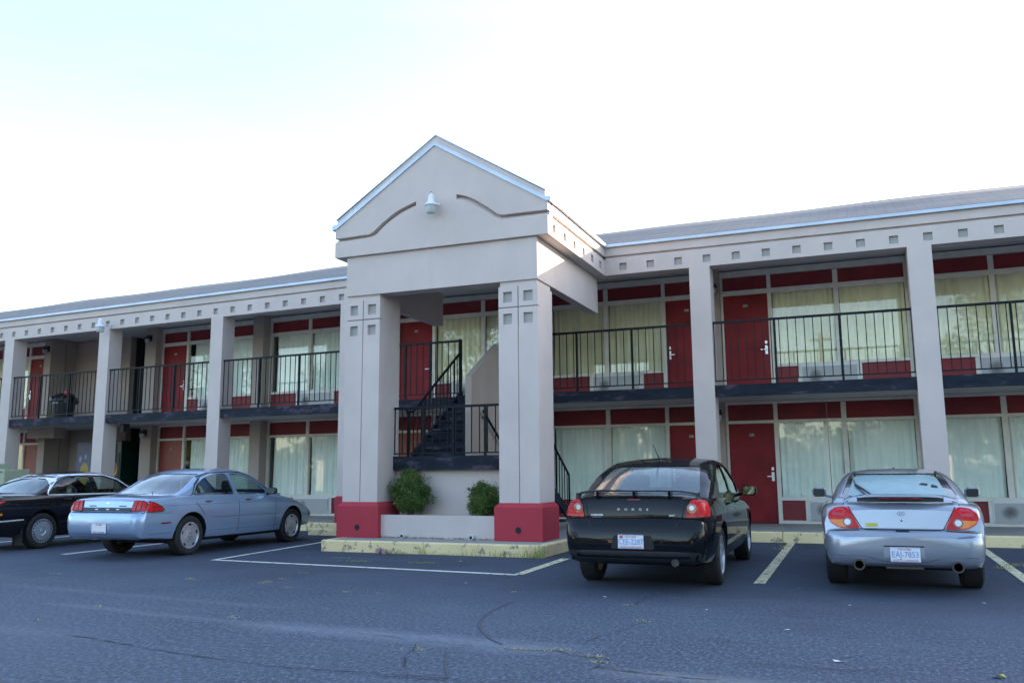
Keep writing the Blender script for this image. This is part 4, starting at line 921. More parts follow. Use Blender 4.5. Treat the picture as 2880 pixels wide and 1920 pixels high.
class Car:
    def __init__(s, name, label, cat, loc, rot, body, cabin, paintm, wheels, r, tw, side_win, rear_win, front_win, glass, rear_glass, wmax, style, group=None, zfl=.0, cabin_z0=None):
        s.r = thing(name, label, cat, loc, group); s.r.rotation_euler = (0, 0, rot); s.paint = paintm
        bpy.context.view_layer.update()
        y0, y1 = body[0][0], body[-1][0]
        ys = []; y = y0
        keys = [b[0] for b in body]
        for a, b in zip(keys, keys[1:]):
            k = max(1, int(math.ceil((b-a)/.06))); ys += [a+(b-a)*j/k for j in range(k)]
        ys.append(y1)
        tab = smooth_tab(body, ys); rows = []
        for y, (zb, zs, zt, wd) in zip(ys, tab):
            H = zs-zb
            half = [(0, zb), (.80, zb), (.93, zb+.05*H), (.975, zb+.25*H), (.995, zb+.48*H), (1.0, zb+.66*H), (.99, zb+.84*H), (.965, zb+.95*H), (.925, zs+.10*(zt-zs)), (.84, zs+.45*(zt-zs)), (.62, zs+.80*(zt-zs)), (.32, zs+.96*(zt-zs)), (0, zt)]
            right = [(x*wd, y, z) for x, z in half]; left = [(-x*wd, y, z) for x, z in half[1:-1]]
            rows.append(right+list(reversed(left)))
        s.g = Grid(rows); s.bvh = s.g.bvh()
        s.body = mk_obj('body', s.g.v, s.g.f, [paintm, 'arch_dark'], s.r)
        cut = []
        for wy in wheels:
            for sg in (-1, 1):
                m = MB(); xo = sg*(wmax+.06); xi = sg*(wmax-.30)
                m.lathe([(r+style.get('gap', .055), min(xo, xi)), (r+style.get('gap', .055), max(xo, xi))], (0, wy, r+.01), 36, 'x', mi=1); c = m.build('cut', ['arch_dark', 'arch_dark']); cut.append(c)
        # cutters live in car space: place them with the car's matrix
        for c in cut: c.matrix_world = s.r.matrix_world.copy()
        bool_cut(s.body, cut)
        # cabin shell
        yc = [c[0] for c in cabin]; ys = []
        for a, b in zip(yc, yc[1:]):
            k = max(1, int(math.ceil((b-a)/.06))); ys += [a+(b-a)*j/k for j in range(k)]
        ys.append(yc[-1]); tab = smooth_tab(cabin, ys); rows = []
        zroof = max(c[2] for c in cabin)
        s.z0 = cabin_z0
        for y, (z0, zt, wb, wt) in zip(ys, tab):
            X = lambda z: wb+(wt-wb)*((z-z0)/(zroof-z0))+.018*math.sin(math.pi*min(1, max(0, (z-z0)/(zroof-z0))))
            h = zt-z0; c = min(.10, h*.5)
            half = [(X(z0), z0), (X(z0+h*.33), z0+(h-c)*.33), (X(z0+(h-c)*.66), z0+(h-c)*.66), (X(zt-c), zt-c), (X(zt-c*.45)-c*.16, zt-c*.45), (X(zt)-c*.55, zt-c*.17), (X(zt)*.80-c*.5, zt-c*.02+.0), (X(zt)*.5, zt+.012), (0, zt+.02)]
            rows.append([(x, y, z) for x, z in half]+[(-x, y, z) for x, z in reversed(half[:-1])])
        s.cg = Grid(rows, close_ends=False, closed=False)
        n = len(rows[0]); m_ = len(rows)
        s.cg.f += [tuple(range(n-1, -1, -1)), tuple((m_-1)*n+k for k in range(n))]
        s.cb = s.cg.bvh()
        s.cabin = mk_obj('cabin', s.cg.v, s.cg.f, [paintm, style.get('pillar', paintm)], s.r)
        md = s.cabin.modifiers.new('s', 'SOLIDIFY'); md.thickness = .03; md.offset = -1
        cut = []
        for sw in side_win:
            m = MB(); m.prism(roundpoly(sw, .05), 'x', .25, 1.3, mi=1); m.prism(roundpoly(sw, .05), 'x', -1.3, -.25, mi=1); cut.append(m.build('cut', [paintm, 'black_plastic']))
        m = MB(); ymid = (cabin[0][0]+cabin[-1][0])/2; m.prism(roundpoly(rear_win, .05), 'y', y0-1, ymid, mi=1); cut.append(m.build('cut', [paintm, 'black_plastic']))
        m = MB(); m.prism(roundpoly(front_win, .05), 'y', ymid, y1+1, mi=1); cut.append(m.build('cut', [paintm, 'black_plastic']))
        for c in cut: c.matrix_world = s.r.matrix_world.copy()
        bool_cut(s.cabin, cut)
        for sw in side_win:
            for sg in (-1, 1): proj_patch('side_window', roundpoly([(p[0]+0, p[1]) for p in sw], .05), 'x', sg, s.cb, -.012, glass, s.r, .09)
        s.rg = proj_patch('rear_window', roundpoly(rear_win, .05), 'y', -1, s.cb, -.010, rear_glass, s.r, .07)
        proj_patch('windscreen', roundpoly(front_win, .05), 'y', 1, s.cb, -.010, 'car_glass', s.r, .09)
        # wheels
        for wy in wheels:
            for sg in (-1, 1): s.wheel(sg*(wmax-tw/2-.035), wy, r, tw, sg, style)
        # seats with headrests
        for (sx, sy, zt) in style.get('seats', []):
            m = MB(); m.bbox(sx-.20, sx+.20, sy-.06, sy+.06, .5, zt-.20, .04); m.bbox(sx-.12, sx+.12, sy-.045, sy+.045, zt-.17, zt, .035); m.box(sx-.03, sx+.03, sy-.01, sy+.01, zt-.2, zt-.16)
            o = m.build('seat', 'seat_grey'); o.parent = s.r
    def loc(s, mb, name, mat, parent=None, smooth=False):
        o = mb.build(name, mat, None, smooth); o.parent = parent or s.r; return o
    def wheel(s, x, y, r, tw, sg, style):
        m = MB(); h = tw/2; c = (x, y, r)
        prof = [(r*.66, -h*.9), (r*.72, -h), (r*.9, -h), (r*.985, -h*.82), (r, -h*.6)]
        for q in (-.5, -.44, 0-.04, .04, .44, .5): prof.append((r-(.008 if abs(abs(q)-.47) < .04 and False else 0), h*q))
        prof += [(r, h*.6), (r*.985, h*.82), (r*.9, h), (r*.72, h), (r*.66, h*.9), (r*.64, 0), (r*.66, -h*.9)]
        m.lathe(prof, c, 40, 'x'); w_ = s.loc(m, 'wheel', 'rubber', smooth=30)
        R = r*.67; st = style['rim']; m = MB(); o_ = sg*h
        P = lambda rr, d: (rr, d*sg)
        if st == 'disc':    # dished cap with cut-outs at the edge
            prof = [(R, h*.80), (R, h*.95), (R*.93, h*.98), (R*.88, h*.80), (R*.55, h*.78), (R*.30, h*.90), (R*.22, h*.92), (0, h*.93)]
            m.lathe([P(a, b) for a, b in prof], c, 40, 'x')
            rim = s.loc(m, 'rim', 'rim_silver', w_, smooth=30); m = MB()
            for k in range(5):
                a = k*2*math.pi/5+.3; cy, cz = y+math.cos(a)*R*.76, r+math.sin(a)*R*.76; t = Vector((0, -math.sin(a), math.cos(a))); u = Vector((0, math.cos(a), math.sin(a)))
                q = [u*R*.15-t*R*.20, u*R*.15+t*R*.20, -u*R*.03+t*R*.10, -u*R*.03-t*R*.10]
                m.add([Vector((x+sg*(h*.80+.004), cy, cz))+v for v in q], [(0, 1, 2, 3)])
                m.lathe([(R*.045, 0), (0, .0)], (x+sg*(h*.93+.002), y+math.cos(a+.6)*R*.19, r+math.sin(a+.6)*R*.19), 10, 'x')
            s.loc(m, 'wheel_cutout', 'seam', rim)
        elif st == 'teeth':
            prof = [(R, h*.80), (R, h*.93), (R*.95, h*.95), (R*.92, h*.80), (R*.82, h*.82), (R*.78, h*.97), (R*.35, h*.99), (R*.3, h*.9), (R*.2, h*.9), (R*.17, h*1.0), (0, h*1.0)]
            m.lathe([P(a, b) for a, b in prof], c, 44, 'x'); rim = s.loc(m, 'rim', 'rim_silver', w_, smooth=30)
            m = MB(); n = 22
            for k in range(n):
                a = k*2*math.pi/n; b = math.pi/n*.55
                pts = [(R*.91, a-b), (R*.91, a+b), (R*.79, a+b*.5), (R*.79, a-b*.5)]
                m.add([(x+sg*(h*.955+.003 if i < 2 else h*.975+.003), y+rr*math.cos(t), r+rr*math.sin(t)) for i, (rr, t) in enumerate(pts)], [(0, 1, 2, 3)])
            s.loc(m, 'wheel_slot', 'seam', rim)
        else:               # spokes
            nsp = style.get('spokes', 5)
            prof = [(R, -h*.8), (R, h*.92), (R*.93, h*.94), (R*.90, h*.75), (R*.90, -h*.6)]
            m.lathe([P(a, b) for a, b in prof], c, 40, 'x')
            for k in range(nsp):
                a0 = k*2*math.pi/nsp+.2
                for da in (-.17, .17):
                    a = a0+da; t = Vector((0, -math.sin(a), math.cos(a))); u = Vector((0, math.cos(a), math.sin(a))); C = Vector((x, y, r)); ux = Vector((sg, 0, 0))
                    p = []
                    for rr, wd_, dd in ((R*.14, R*.09, h*.72), (R*.92, R*.075, h*.82)):
                        p += [C+u*rr-t*wd_+ux*dd, C+u*rr+t*wd_+ux*dd, C+u*rr+t*wd_*1.1+ux*(dd-.04), C+u*rr-t*wd_*1.1+ux*(dd-.04)]
                    m.add(p, [(0, 1, 5, 4), (1, 2, 6, 5), (2, 3, 7, 6), (3, 0, 4, 7), (0, 3, 2, 1), (4, 5, 6, 7)])
            m.lathe([P(R*.22, h*.5), P(R*.22, h*.78), P(R*.12, h*.86), P(0, h*.86)], c, 20, 'x')
            rim = s.loc(m, 'rim', 'rim_silver', w_, smooth=30); m = MB()
            m.lathe([P(R*.88, 0), P(0, .0)], c, 24, 'x'); s.loc(m, 'brake_disc', 'arch_dark', rim)
    def side(s, name, poly, mat, off=.006, sides=(1, -1), step=.08, parent=None, cab=False, rnd=None, **k):
        for sg in sides: o = proj_patch(name, roundpoly(poly, rnd) if rnd else poly, 'x', sg, s.cb if cab else s.bvh, off, mat, parent or s.r, step, **k)
        return o
    def rear(s, name, poly, mat, off=.006, step=.04, parent=None, mirror=False, rnd=None, cab=False, **k):
        p = roundpoly(poly, rnd) if rnd else poly; o = None
        for q in ([p, [(-a, b) for a, b in reversed(p)]] if mirror else [p]): o = proj_patch(name, q, 'y', -1, s.cb if cab else s.bvh, off, mat, parent or s.r, step, **k)
        return o
    def yat(s, x, z, bvh=None):
        h = (bvh or s.bvh).ray_cast(Vector((x, -9, z)), Vector((0, 1, 0))); return h[0].y if h[0] else 0
    def text(s, txt, size, mat, x, z, name='lettering', y=None, sx=1, bold=0, extr=.003, off=.008, parent=None):
        yy = y if y is not None else s.yat(x, z)-off
        o = text_mesh(txt, size, mat, Matrix.Translation((x, yy, z)) @ FACE, parent or s.r, name, extr=extr, sx=sx, bold=bold); return o
    def plate(s, x, z, txt, y=None, w_=.30, hgt=.15, month=None, tilt=0):
        yy = y if y is not None else min(s.yat(x+dx, z+dz) for dx in (-.14, 0, .14) for dz in (-.07, .07))-.012
        m = MB(); m.bbox(x-w_/2, x+w_/2, yy-.004, yy, z-hgt/2, z+hgt/2, .003); P = s.loc(m, 'number_plate', 'plate_white')
        q = MB()
        for a in ((x-w_/2+.004, x+w_/2-.004, z+hgt/2-.007, z+hgt/2-.003), (x-w_/2+.004, x+w_/2-.004, z-hgt/2+.003, z-hgt/2+.007)): q.box(a[0], a[1], yy-.006, yy-.0042, a[2], a[3])
        s.loc(q, 'plate_border', 'plate_blue', P)
        if txt: s.text(txt, hgt*.58, 'plate_blue', x, z-.003, 'plate_number', y=yy-.0055, sx=.80, bold=0.0, extr=.001, parent=P)
        s.text('First in Flight', hgt*.17, 'plate_redtext', x, z+hgt*.36, 'plate_motto', y=yy-.0055, sx=.9, extr=.001, parent=P)
        s.text('NORTH CAROLINA', hgt*.17, 'plate_redtext', x, z-hgt*.38, 'plate_state', y=yy-.0055, sx=1.1, extr=.001, parent=P)
        if month:
            mm = MB(); mm.box(x-w_/2+.018, x-w_/2+.055, yy-.0062, yy-.0042, z+hgt*.25, z+hgt*.42); s.loc(mm, 'plate_sticker', 'plate_redtext', P)
        return P
    def mirror(s, x, y, z, sg, mat, size=(.20, .12), glass='mirror_glass'):
        w_, h_ = size; m = MB()
        m.bbox(x-w_/2, x+w_/2, y-.03, y+.07, z-h_/2, z+h_/2, .03); m.tube([(x-sg*w_*.45, y+.03, z-h_*.3), (x-sg*(w_*.5+.07), y+.05, z-h_*.5)], .022, 6); o = s.loc(m, 'wing_mirror', mat)
        m = MB(); m.add([(x+a*w_*.40, y-.0335, z+b*h_*.38) for a, b in ((-1, -.7), (-.8, -1), (.8, -1), (1, -.7), (1, .7), (.8, 1), (-.8, 1), (-1, .7))], [tuple(range(8))]); s.loc(m, 'mirror_glass', glass, o)
# --- black sedan with spoiler (nose to the building)
A = Car('parked_car', 'glossy black sedan with a rear spoiler and roof antenna, parked right of the portico', 'car', (-2.30, 8.98, 0), .020,
  [(0, .36, .56, .58, .62), (.03, .32, .66, .69, .70), (.07, .30, .745, .755, .74), (.118, .29, .755, .765, .755), (.126, .285, .88, .93, .758), (.150, .28, .91, .972, .762), (.30, .27, .925, .995, .785), (.6, .26, .935, 1.0, .81), (1.0, .25, .935, .99, .825), (2.3, .24, .90, .95, .83), (3.2, .24, .86, .93, .83), (3.9, .25, .80, .88, .82), (4.4, .27, .70, .78, .77), (4.62, .3, .6, .66, .6)],
  [(.50, .88, .93, .72, .57), (.62, .88, .99, .74, .58), (1.35, .88, 1.29, .78, .60), (1.75, .88, 1.37, .785, .605), (2.3, .88, 1.40, .79, .61), (2.8, .88, 1.34, .78, .60), (3.4, .88, 1.0, .75, .57), (3.55, .88, .92, .73, .56)],
  'paint_black', (.97, 3.82), .318, .20,
  [[(1.28, 1.0), (1.48, 1.19), (1.78, 1.295), (2.12, 1.325), (2.14, .975)], [(2.22, .97), (2.20, 1.325), (2.6, 1.285), (3.08, 1.06), (3.16, .96)]],
  [(-.62, 1.005), (.62, 1.005), (.52, 1.305), (-.52, 1.305)], [(-.6, 1.02), (.6, 1.02), (.5, 1.29), (-.5, 1.29)],
  'tint_glass', 'dew_glass', .83, dict(rim='spoke', spokes=5, seats=[(-.38, 2.2, 1.2), (.38, 2.2, 1.2), (-.36, 1.25, 1.12), (.36, 1.25, 1.12)], gap=.05), cabin_z0=.88)
lamp = [(.545, .765), (.565, .86), (.60, .945), (.66, .955), (.735, .93), (.765, .88), (.78, .775)]
tl = A.rear('tail_light', lamp, 'tail_red', .012, .03, mirror=False, rnd=.03); tr_ = A.rear('tail_light', [(-x, z) for x, z in reversed(lamp)], 'tail_red', .012, .03, rnd=.03)
for sg, P in ((1, tl), (-1, tr_)):
    A.rear('lamp_band', [(sg*x, z) for x, z in ((.552, .772), (.775, .779), (.775, .795), (.556, .790))], 'tail_pink', .015, .04, parent=P)
    A.rear('lamp_lens', [(sg*(.612+.052*math.cos(k*.5236)), .860+.052*math.sin(k*.5236)) for k in range(12)], 'tail_red_dark', .0145, .04, parent=P)
    A.rear('reverse_lamp', [(sg*(.612+.026*math.cos(k*.5236)), .866+.026*math.sin(k*.5236)) for k in range(12)], 'tail_white', .019, .04, parent=P)
    A.rear('lamp_top', [(sg*x, z) for x, z in ((.595, .925), (.61, .945), (.66, .953), (.72, .935), (.735, .905), (.66, .925))], 'tail_pink', .0145, .04, parent=P)
# trunk lid outline and bumper shelf
A.rear('trunk_seam', strip_on([(-.50, .955), (-.535, .90), (-.50, .74), (-.44, .655), (-.38, .635), (.38, .635), (.44, .655), (.50, .74), (.535, .90), (.50, .955)], .010), 'seam', .004, .04)
A.rear('bumper_lower', roundpoly([(-.72, .31), (.72, .31), (.70, .425), (-.70, .425)], .03), 'black_plastic', .006, .06)
rc = A.rear('plate_recess', roundpoly([(-.235, .445), (.235, .445), (.20, .585), (-.20, .585)], .03), 'seam', .005, .04)
A.plate(-.015, .520, 'CEE-2287', w_=.272, hgt=.142, month=True)
[A.text(ch, .030, 'letter_silver', -.165+.0775*k, .845, sx=1.35, bold=.0006) for k, ch in enumerate('DODGE')]
A.text('AVENGER', .027, 'letter_silver', -.405, .785, sx=1.15, bold=.001); A.text('SXT', .026, 'letter_silver', .405, .785, sx=1.4, bold=.001)
A.rear('badge', roundpoly([(-.455, .758), (-.355, .758), (-.355, .765), (-.455, .765)], .003), 'rim_silver', .008, .03)
A.rear('brake_light', [(-.07, .940), (.07, .940), (.07, .957), (-.07, .957)], 'tail_red_dark', .008, .03)
# spoiler
m = MB(); n = 18; rows = []
for k in range(n+1):
    x = -.66+1.32*k/n; u = abs(x)/.66; y = .16+.10*u**3; z = 1.036-.035*u**6
    rows.append([(x, y-.075, z-.004), (x, y-.07, z+.008), (x, y, z+.016), (x, y+.07, z+.004), (x, y+.07, z-.008), (x, y, z-.004)])
G_ = Grid(rows); m.add(G_.v, G_.f); sp_ = A.loc(m, 'spoiler', 'paint_black', smooth=30)
for x in (-.40, .0, .38): m = MB(); m.prism([(.13, .965), (.26, .975), (.25, 1.04), (.12, 1.045)], 'x', x-.014, x+.014); A.loc(m, 'spoiler_post', 'paint_black', sp_)
for sg in (-1, 1): m = MB(); m.prism([(.19, .94), (.34, .95), (.34, 1.01), (.20, 1.015)], 'x', sg*.655-.012, sg*.655+.012); A.loc(m, 'spoiler_post', 'paint_black', sp_)
m = MB(); m.bbox(-.035, .025, 1.58, 1.70, 1.35, 1.385, .012); m.tube([(-.005, 1.62, 1.38), (-.03, 1.35, 1.565)], [.008, .003], 5); A.loc(m, 'antenna', 'black_plastic')
for sg in (1, -1): A.mirror(sg*.905, 3.0, .985, sg, 'paint_black', (.19, .13))
for yy, in ((1.55,), (2.45,)):
    for sg in (1, -1):
        x_ = A.bvh.ray_cast(Vector((3*sg, yy, .865)), Vector((-sg, 0, 0)))[0].x; m = MB(); m.bbox(min(x_+sg*.03, x_+sg*.012), max(x_+sg*.03, x_+sg*.012), yy-.08, yy+.08, .855, .88, .006); m.box(min(x_-sg*.01, x_+sg*.02), max(x_-sg*.01, x_+sg*.02), yy-.075, yy-.06, .86, .875); m.box(min(x_-sg*.01, x_+sg*.02), max(x_-sg*.01, x_+sg*.02), yy+.06, yy+.075, .86, .875); A.loc(m, 'door_handle', 'paint_black')
def doorseams(C, ys, zlo, zhi):
    for y_ in ys: C.side('door_seam', strip_on([(y_, zlo), (y_, zhi)], .009), 'seam', .003)
doorseams(A, (1.32, 2.17, 3.1), .30, .90)
m = MB(); m.lathe([(.030, -.03), (.038, -.03), (.038, .15), (.030, .15), (.030, -.03)], (.44, .03, .315), 18, 'y'); EP = A.loc(m, 'exhaust_pipe', 'exhaust')
m = MB(); m.lathe([(.031, .0), (0, .0)], (.44, .03, .315), 18, 'y'); A.loc(m, 'pipe_bore', 'seam', EP)
m = MB(); m.box(-.55, .55, .85, 4.2, .20, .32); A.loc(m, 'underbody', 'underbody')

# --- silver coupe
B = Car('parked_car', 'silver two door coupe with dented rear bumper and frosted rear window, parked at right', 'car', (.315, 9.62, 0), .0,
  [(0, .37, .56, .575, .60), (.03, .31, .60, .615, .67), (.08, .28, .625, .635, .725), (.12, .27, .635, .655, .742), (.15, .27, .78, .84, .748), (.20, .265, .835, .89, .755), (.35, .26, .865, .915, .775), (.7, .25, .885, .93, .80), (1.0, .24, .885, .93, .81), (2.0, .23, .86, .9, .80), (3.0, .23, .80, .86, .79), (3.6, .24, .72, .80, .77), (4.0, .27, .6, .68, .7), (4.15, .3, .5, .56, .55)],
  [(.36, .84, .87, .67, .50), (.50, .84, .945, .685, .50), (1.2, .84, 1.185, .725, .52), (1.7, .84, 1.24, .74, .53), (2.1, .84, 1.235, .735, .53), (2.9, .84, .98, .69, .49), (3.2, .84, .87, .66, .48)],
  'paint_silver', (.93, 3.36), .30, .21,
  [[(1.02, .965), (1.32, 1.10), (1.7, 1.165), (2.1, 1.16), (2.55, 1.03), (2.72, .93), (1.2, .93)]],
  [(-.575, .945), (.575, .945), (.475, 1.20), (-.475, 1.20)], [(-.55, .96), (.55, .96), (.45, 1.17), (-.45, 1.17)],
  'tint_glass', 'frit', .805, dict(rim='spoke', spokes=7, seats=[(-.33, 1.9, 1.1), (.33, 1.9, 1.1)], gap=.035), cabin_z0=.84)
B.rear('frosted_area', roundpoly([(-.50, .965), (.475, .965), (.41, 1.165), (.30, 1.185), (-.32, 1.185), (-.44, 1.165)], .03), 'frost_glass', .001, .06, parent=B.rg, cab=True)
lampB = [(.395, .650), (.60, .655), (.675, .70), (.705, .755), (.69, .81), (.63, .855), (.545, .868), (.49, .845)]
for sg in (1, -1):
    P = B.rear('tail_light', roundpoly([(sg*x, z) for x, z in lampB], .02), 'tail_red', .010, .03)
    B.rear('turn_signal', [(sg*x, z) for x, z in ((.53, .66), (.60, .665), (.66, .70), (.69, .735), (.61, .735), (.54, .74))], 'tail_orange', .0125, .04, parent=P)
    B.rear('lamp_surround', [(sg*(.515+.046*math.cos(k*.5236)), .712+.046*math.sin(k*.5236)) for k in range(12)], 'tail_red_dark', .0145, .04, parent=P)
    B.rear('reverse_lamp', [(sg*(.515+.031*math.cos(k*.5236)), .712+.031*math.sin(k*.5236)) for k in range(12)], 'tail_white', .017, .04, parent=P)
    B.rear('lamp_top', [(sg*x, z) for x, z in ((.55, .775), (.66, .78), (.67, .80), (.62, .845), (.55, .855), (.53, .82))], 'tail_pink', .0125, .04, parent=P)
B.rear('trunk_seam', strip_on([(-.55, .885), (-.50, .865), (-.38, .648), (-.33, .640), (.33, .640), (.38, .648), (.50, .865), (.55, .885)], .009), 'seam', .004, .04)
B.rear('bumper_seam', strip_on([(-.715, .62), (-.40, .636)], .006), 'seam', .004, .04, mirror=True)
B.rear('latch_handle', [(-.065, .622), (.065, .622), (.06, .634), (-.06, .634)], 'seam', .005, .03)
# emblem: ring and slanted H
em = B.rear('emblem', [(.037*math.cos(k*.3491), .800+.022*math.sin(k*.3491)) for k in range(18)], 'crease_grey', .006, .03)
B.rear('emblem_field', [(.031*math.cos(k*.3491), .800+.017*math.sin(k*.3491)) for k in range(18)], 'paint_silver', .0068, .03, parent=em)
B.rear('emblem_letter', [(-.020, .789), (-.013, .789), (-.009, .798), (.007, .802), (.004, .789), (.011, .789), (.019, .812), (.012, .812), (.010, .806), (-.006, .802), (-.003, .812), (-.010, .812)], 'crease_grey', .0080, .05, parent=em)
B.rear('key_lock', [(.009*math.cos(k*.785), .728+.009*math.sin(k*.785)) for k in range(8)], 'seam', .006, .03)
B.rear('sticker', roundpoly([(-.345, .668), (-.225, .668), (-.225, .704), (-.345, .704)], .017), 'sticker_yellow', .006, .03)
rcB = B.rear('plate_recess', [(-.19, .365), (.19, .365), (.18, .488), (-.18, .488)], 'paint_silver', .003, .04)
B.rear('recess_shadow', [(-.185, .478), (.185, .478), (.185, .49), (-.185, .49)], 'seam', .007, .04, parent=rcB)
B.plate(.008, .405, 'EAJ-7853', w_=.275, hgt=.145)
B.rear('bumper_lip', strip_on([(-.66, .385), (-.35, .380), (-.20, .335), (.20, .335), (.35, .380), (.66, .385)], .008), 'crease_grey', .004, .04)
B.rear('dent', [(.47, .565), (.62, .575), (.665, .592), (.60, .596), (.50, .580)], 'crease_grey', .002, .02)
for x in (-.425, .475):
    m = MB(); m.lathe([(.040, -.02), (.056, -.02), (.058, .25), (.040, .25), (.040, -.02)], (x, .02, .295), 24, 'y'); P = B.loc(m, 'exhaust_pipe', 'exhaust', smooth=30)
    m = MB(); m.lathe([(.041, .04), (0, .04)], (x, .02, .295), 18, 'y'); B.loc(m, 'pipe_bore', 'seam', P)
m = MB(); rows = []; n = 22      # low spoiler
for k in range(n+1):
    x = -.55+1.10*k/n; u = abs(x)/.55; y = .205+.17*u**2; z = .990-.066*u**5
    rows.append([(x, y-.07, z-.022), (x, y-.06, z-.004), (x, y, z+.006), (x, y+.06, z-.004), (x, y+.05, z-.022), (x, y, z-.018)])
G_ = Grid(rows); m.add(G_.v, G_.f)
for sg in (-1, 1): m.prism([(.24, .86), (.44, .88), (.46, .925), (.30, .925)], 'x', sg*.52-.02, sg*.52+.02)
sp_ = B.loc(m, 'spoiler', 'paint_silver', smooth=30)
m = MB(); m.box(-.41, .41, .23, .27, .915, .968); B.loc(m, 'spoiler_gap_shade', 'black_plastic', sp_)  # black box added to darken the gap under the spoiler, standing in for shade
m = MB(); m.bbox(-.20, .20, .142, .156, .944, .958, .003); B.loc(m, 'brake_light', 'tail_red_dark', sp_)
def cpt(x, z, d=.015):
    h = B.cb.ray_cast(Vector((x, -9, z)), Vector((0, 1, 0))); return (x, h[0].y-d, z+d*.5)
m = MB(); m.tube([cpt(-.42, 1.07, .02), cpt(-.36, 1.03, .03), cpt(-.27, .97, .03)], [.016, .013, .009], 6); m.tube([cpt(-.44, 1.13, .012), cpt(-.41, 1.05, .02), cpt(-.30, .955, .012)], .006, 5); B.loc(m, 'rear_wiper', 'black_plastic')
B.rear('dirt_smudge', [(.22, 1.08), (.30, 1.07), (.31, 1.09), (.25, 1.10)], 'seam', .004, .03, parent=B.rg, cab=True); B.rear('dirt_smudge', [(.33, 1.055), (.40, 1.045), (.40, 1.065), (.35, 1.085)], 'seam', .004, .03, parent=B.rg, cab=True)
for sg in (1, -1): B.mirror(sg*.875, 2.25, .965, sg, 'paint_silver', (.165, .115), glass='black_plastic')
m = MB(); m.tube([(-.66, .55, .90), (-.665, .60, 1.5), (-.668, .62, 2.0)], [.004, .003, .0015], 5); m.lathe([(.014, -.01), (.010, .02), (0, .03)], (-.66, .55, .89), 10); B.loc(m, 'antenna', 'black_plastic')
m = MB(); m.box(-.008, .008, 1.55, 1.6, 1.25, 1.268); B.loc(m, 'roof_nub', 'black_plastic')
for sg in (-1, 1): m = MB(); m.box(sg*.43-.006, sg*.43+.006, 1.25, 1.42, 1.205, 1.225); B.loc(m, 'roof_trim', 'black_plastic')
B.side('door_seam', strip_on([(1.22, .32), (1.22, .86)], .008), 'seam', .003)
m = MB(); m.box(-.5, .5, .7, 3.8, .19, .30); B.loc(m, 'underbody', 'underbody')
m = MB(); m.bbox(-.18, .18, .10, .30, .245, .30, .01); B.loc(m, 'silencer', 'exhaust')

# --- light blue sedan
C = Car('parked_car', 'light blue metallic four door sedan with red wraparound tail lights left of the portico', 'car', (-10.66, 9.80, 0), .012,
  [(0, .42, .60, .615, .60), (.03, .36, .665, .68, .69), (.08, .32, .695, .705, .735), (.115, .30, .70, .72, .755), (.15, .29, .83, .86, .76), (.20, .29, .87, .90, .765), (.35, .28, .885, .925, .775), (.7, .25, .90, .95, .795), (1.1, .23, .905, .96, .80), (2.2, .22, .89, .94, .80), (3.0, .22, .875, .94, .80), (3.6, .23, .81, .88, .79), (4.1, .26, .70, .77, .75), (4.42, .29, .58, .64, .68), (4.58, .33, .50, .55, .52)],
  [(.72, .86, .90, .69, .54), (.90, .86, .965, .70, .55), (1.45, .86, 1.235, .735, .57), (1.8, .86, 1.325, .745, .575), (2.25, .86, 1.34, .745, .575), (2.6, .86, 1.285, .74, .57), (3.2, .86, 1.0, .71, .55), (3.45, .86, .9, .69, .54)],
  'paint_blue', (1.06, 3.72), .305, .20,
  [[(1.15, .925), (1.26, 1.08), (1.45, 1.19), (1.65, 1.245), (2.00, 1.265), (2.14, .915)], [(2.22, .912), (2.09, 1.265), (2.35, 1.255), (2.62, 1.18), (2.98, .985), (3.02, .905)]],
  [(-.60, .955), (.60, .955), (.47, 1.265), (-.47, 1.265)], [(-.6, .98), (.6, .98), (.5, 1.24), (-.5, 1.24)],
  'car_glass', 'tint_glass', .805, dict(rim='disc', seats=[(-.38, 2.35, 1.14), (.38, 2.35, 1.14), (-.34, 1.45, 1.06), (.34, 1.45, 1.06)], gap=.05), cabin_z0=.86)
bandp = C.rear('tail_panel', [(-.50, .715), (.50, .715), (.52, .765), (-.52, .765)], 'black_plastic', .006, .04)
lampC = [(.475, .705), (.75, .715), (.767, .76), (.757, .80), (.72, .845), (.66, .868), (.50, .872)]
for sg in (1, -1):
    sr = C.rear('lamp_surround', roundpoly([(sg*x, z) for x, z in lampC], .015), 'seam', .008, .03)
    for q in (((.49, .715), (.56, .717), (.575, .862), (.515, .865)), ((.575, .717), (.66, .72), (.66, .855), (.59, .862)), ((.675, .72), (.75, .725), (.757, .76), (.745, .80), (.71, .84), (.675, .855))):
        P = C.rear('tail_light', [(sg*x, z) for x, z in q], 'tail_red', .012, .03)
        zc = .772; C.rear('lamp_rib', [(sg*x, z) for x, z in ((q[0][0]+.005, zc-.004), (q[1][0]-.003, zc-.004), (q[1][0]-.003, zc+.004), (q[0][0]+.005, zc+.004))], 'tail_red_dark', .014, .04, parent=P)
sidel = C.side('tail_light', roundpoly([(.10, .705), (.42, .712), (.45, .725), (.40, .775), (.28, .835), (.16, .868), (.13, .868)], .015), 'tail_red', .010, step=.04)
C.side('lamp_surround', strip_on([(.13, .872), (.20, .858), (.30, .830), (.42, .772), (.465, .722), (.44, .705), (.12, .698)], .014), 'seam', .012, step=.04)
C.side('lamp_rib', strip_on([(.16, .772), (.40, .772)], .008), 'tail_red_dark', .0125, step=.04); C.side('lamp_rib', strip_on([(.27, .715), (.25, .84)], .008), 'tail_red_dark', .0125, step=.04)
C.rear('trunk_seam', strip_on([(-.50, .895), (-.48, .70), (.48, .70), (.50, .895)], .007), 'seam', .004, .04)
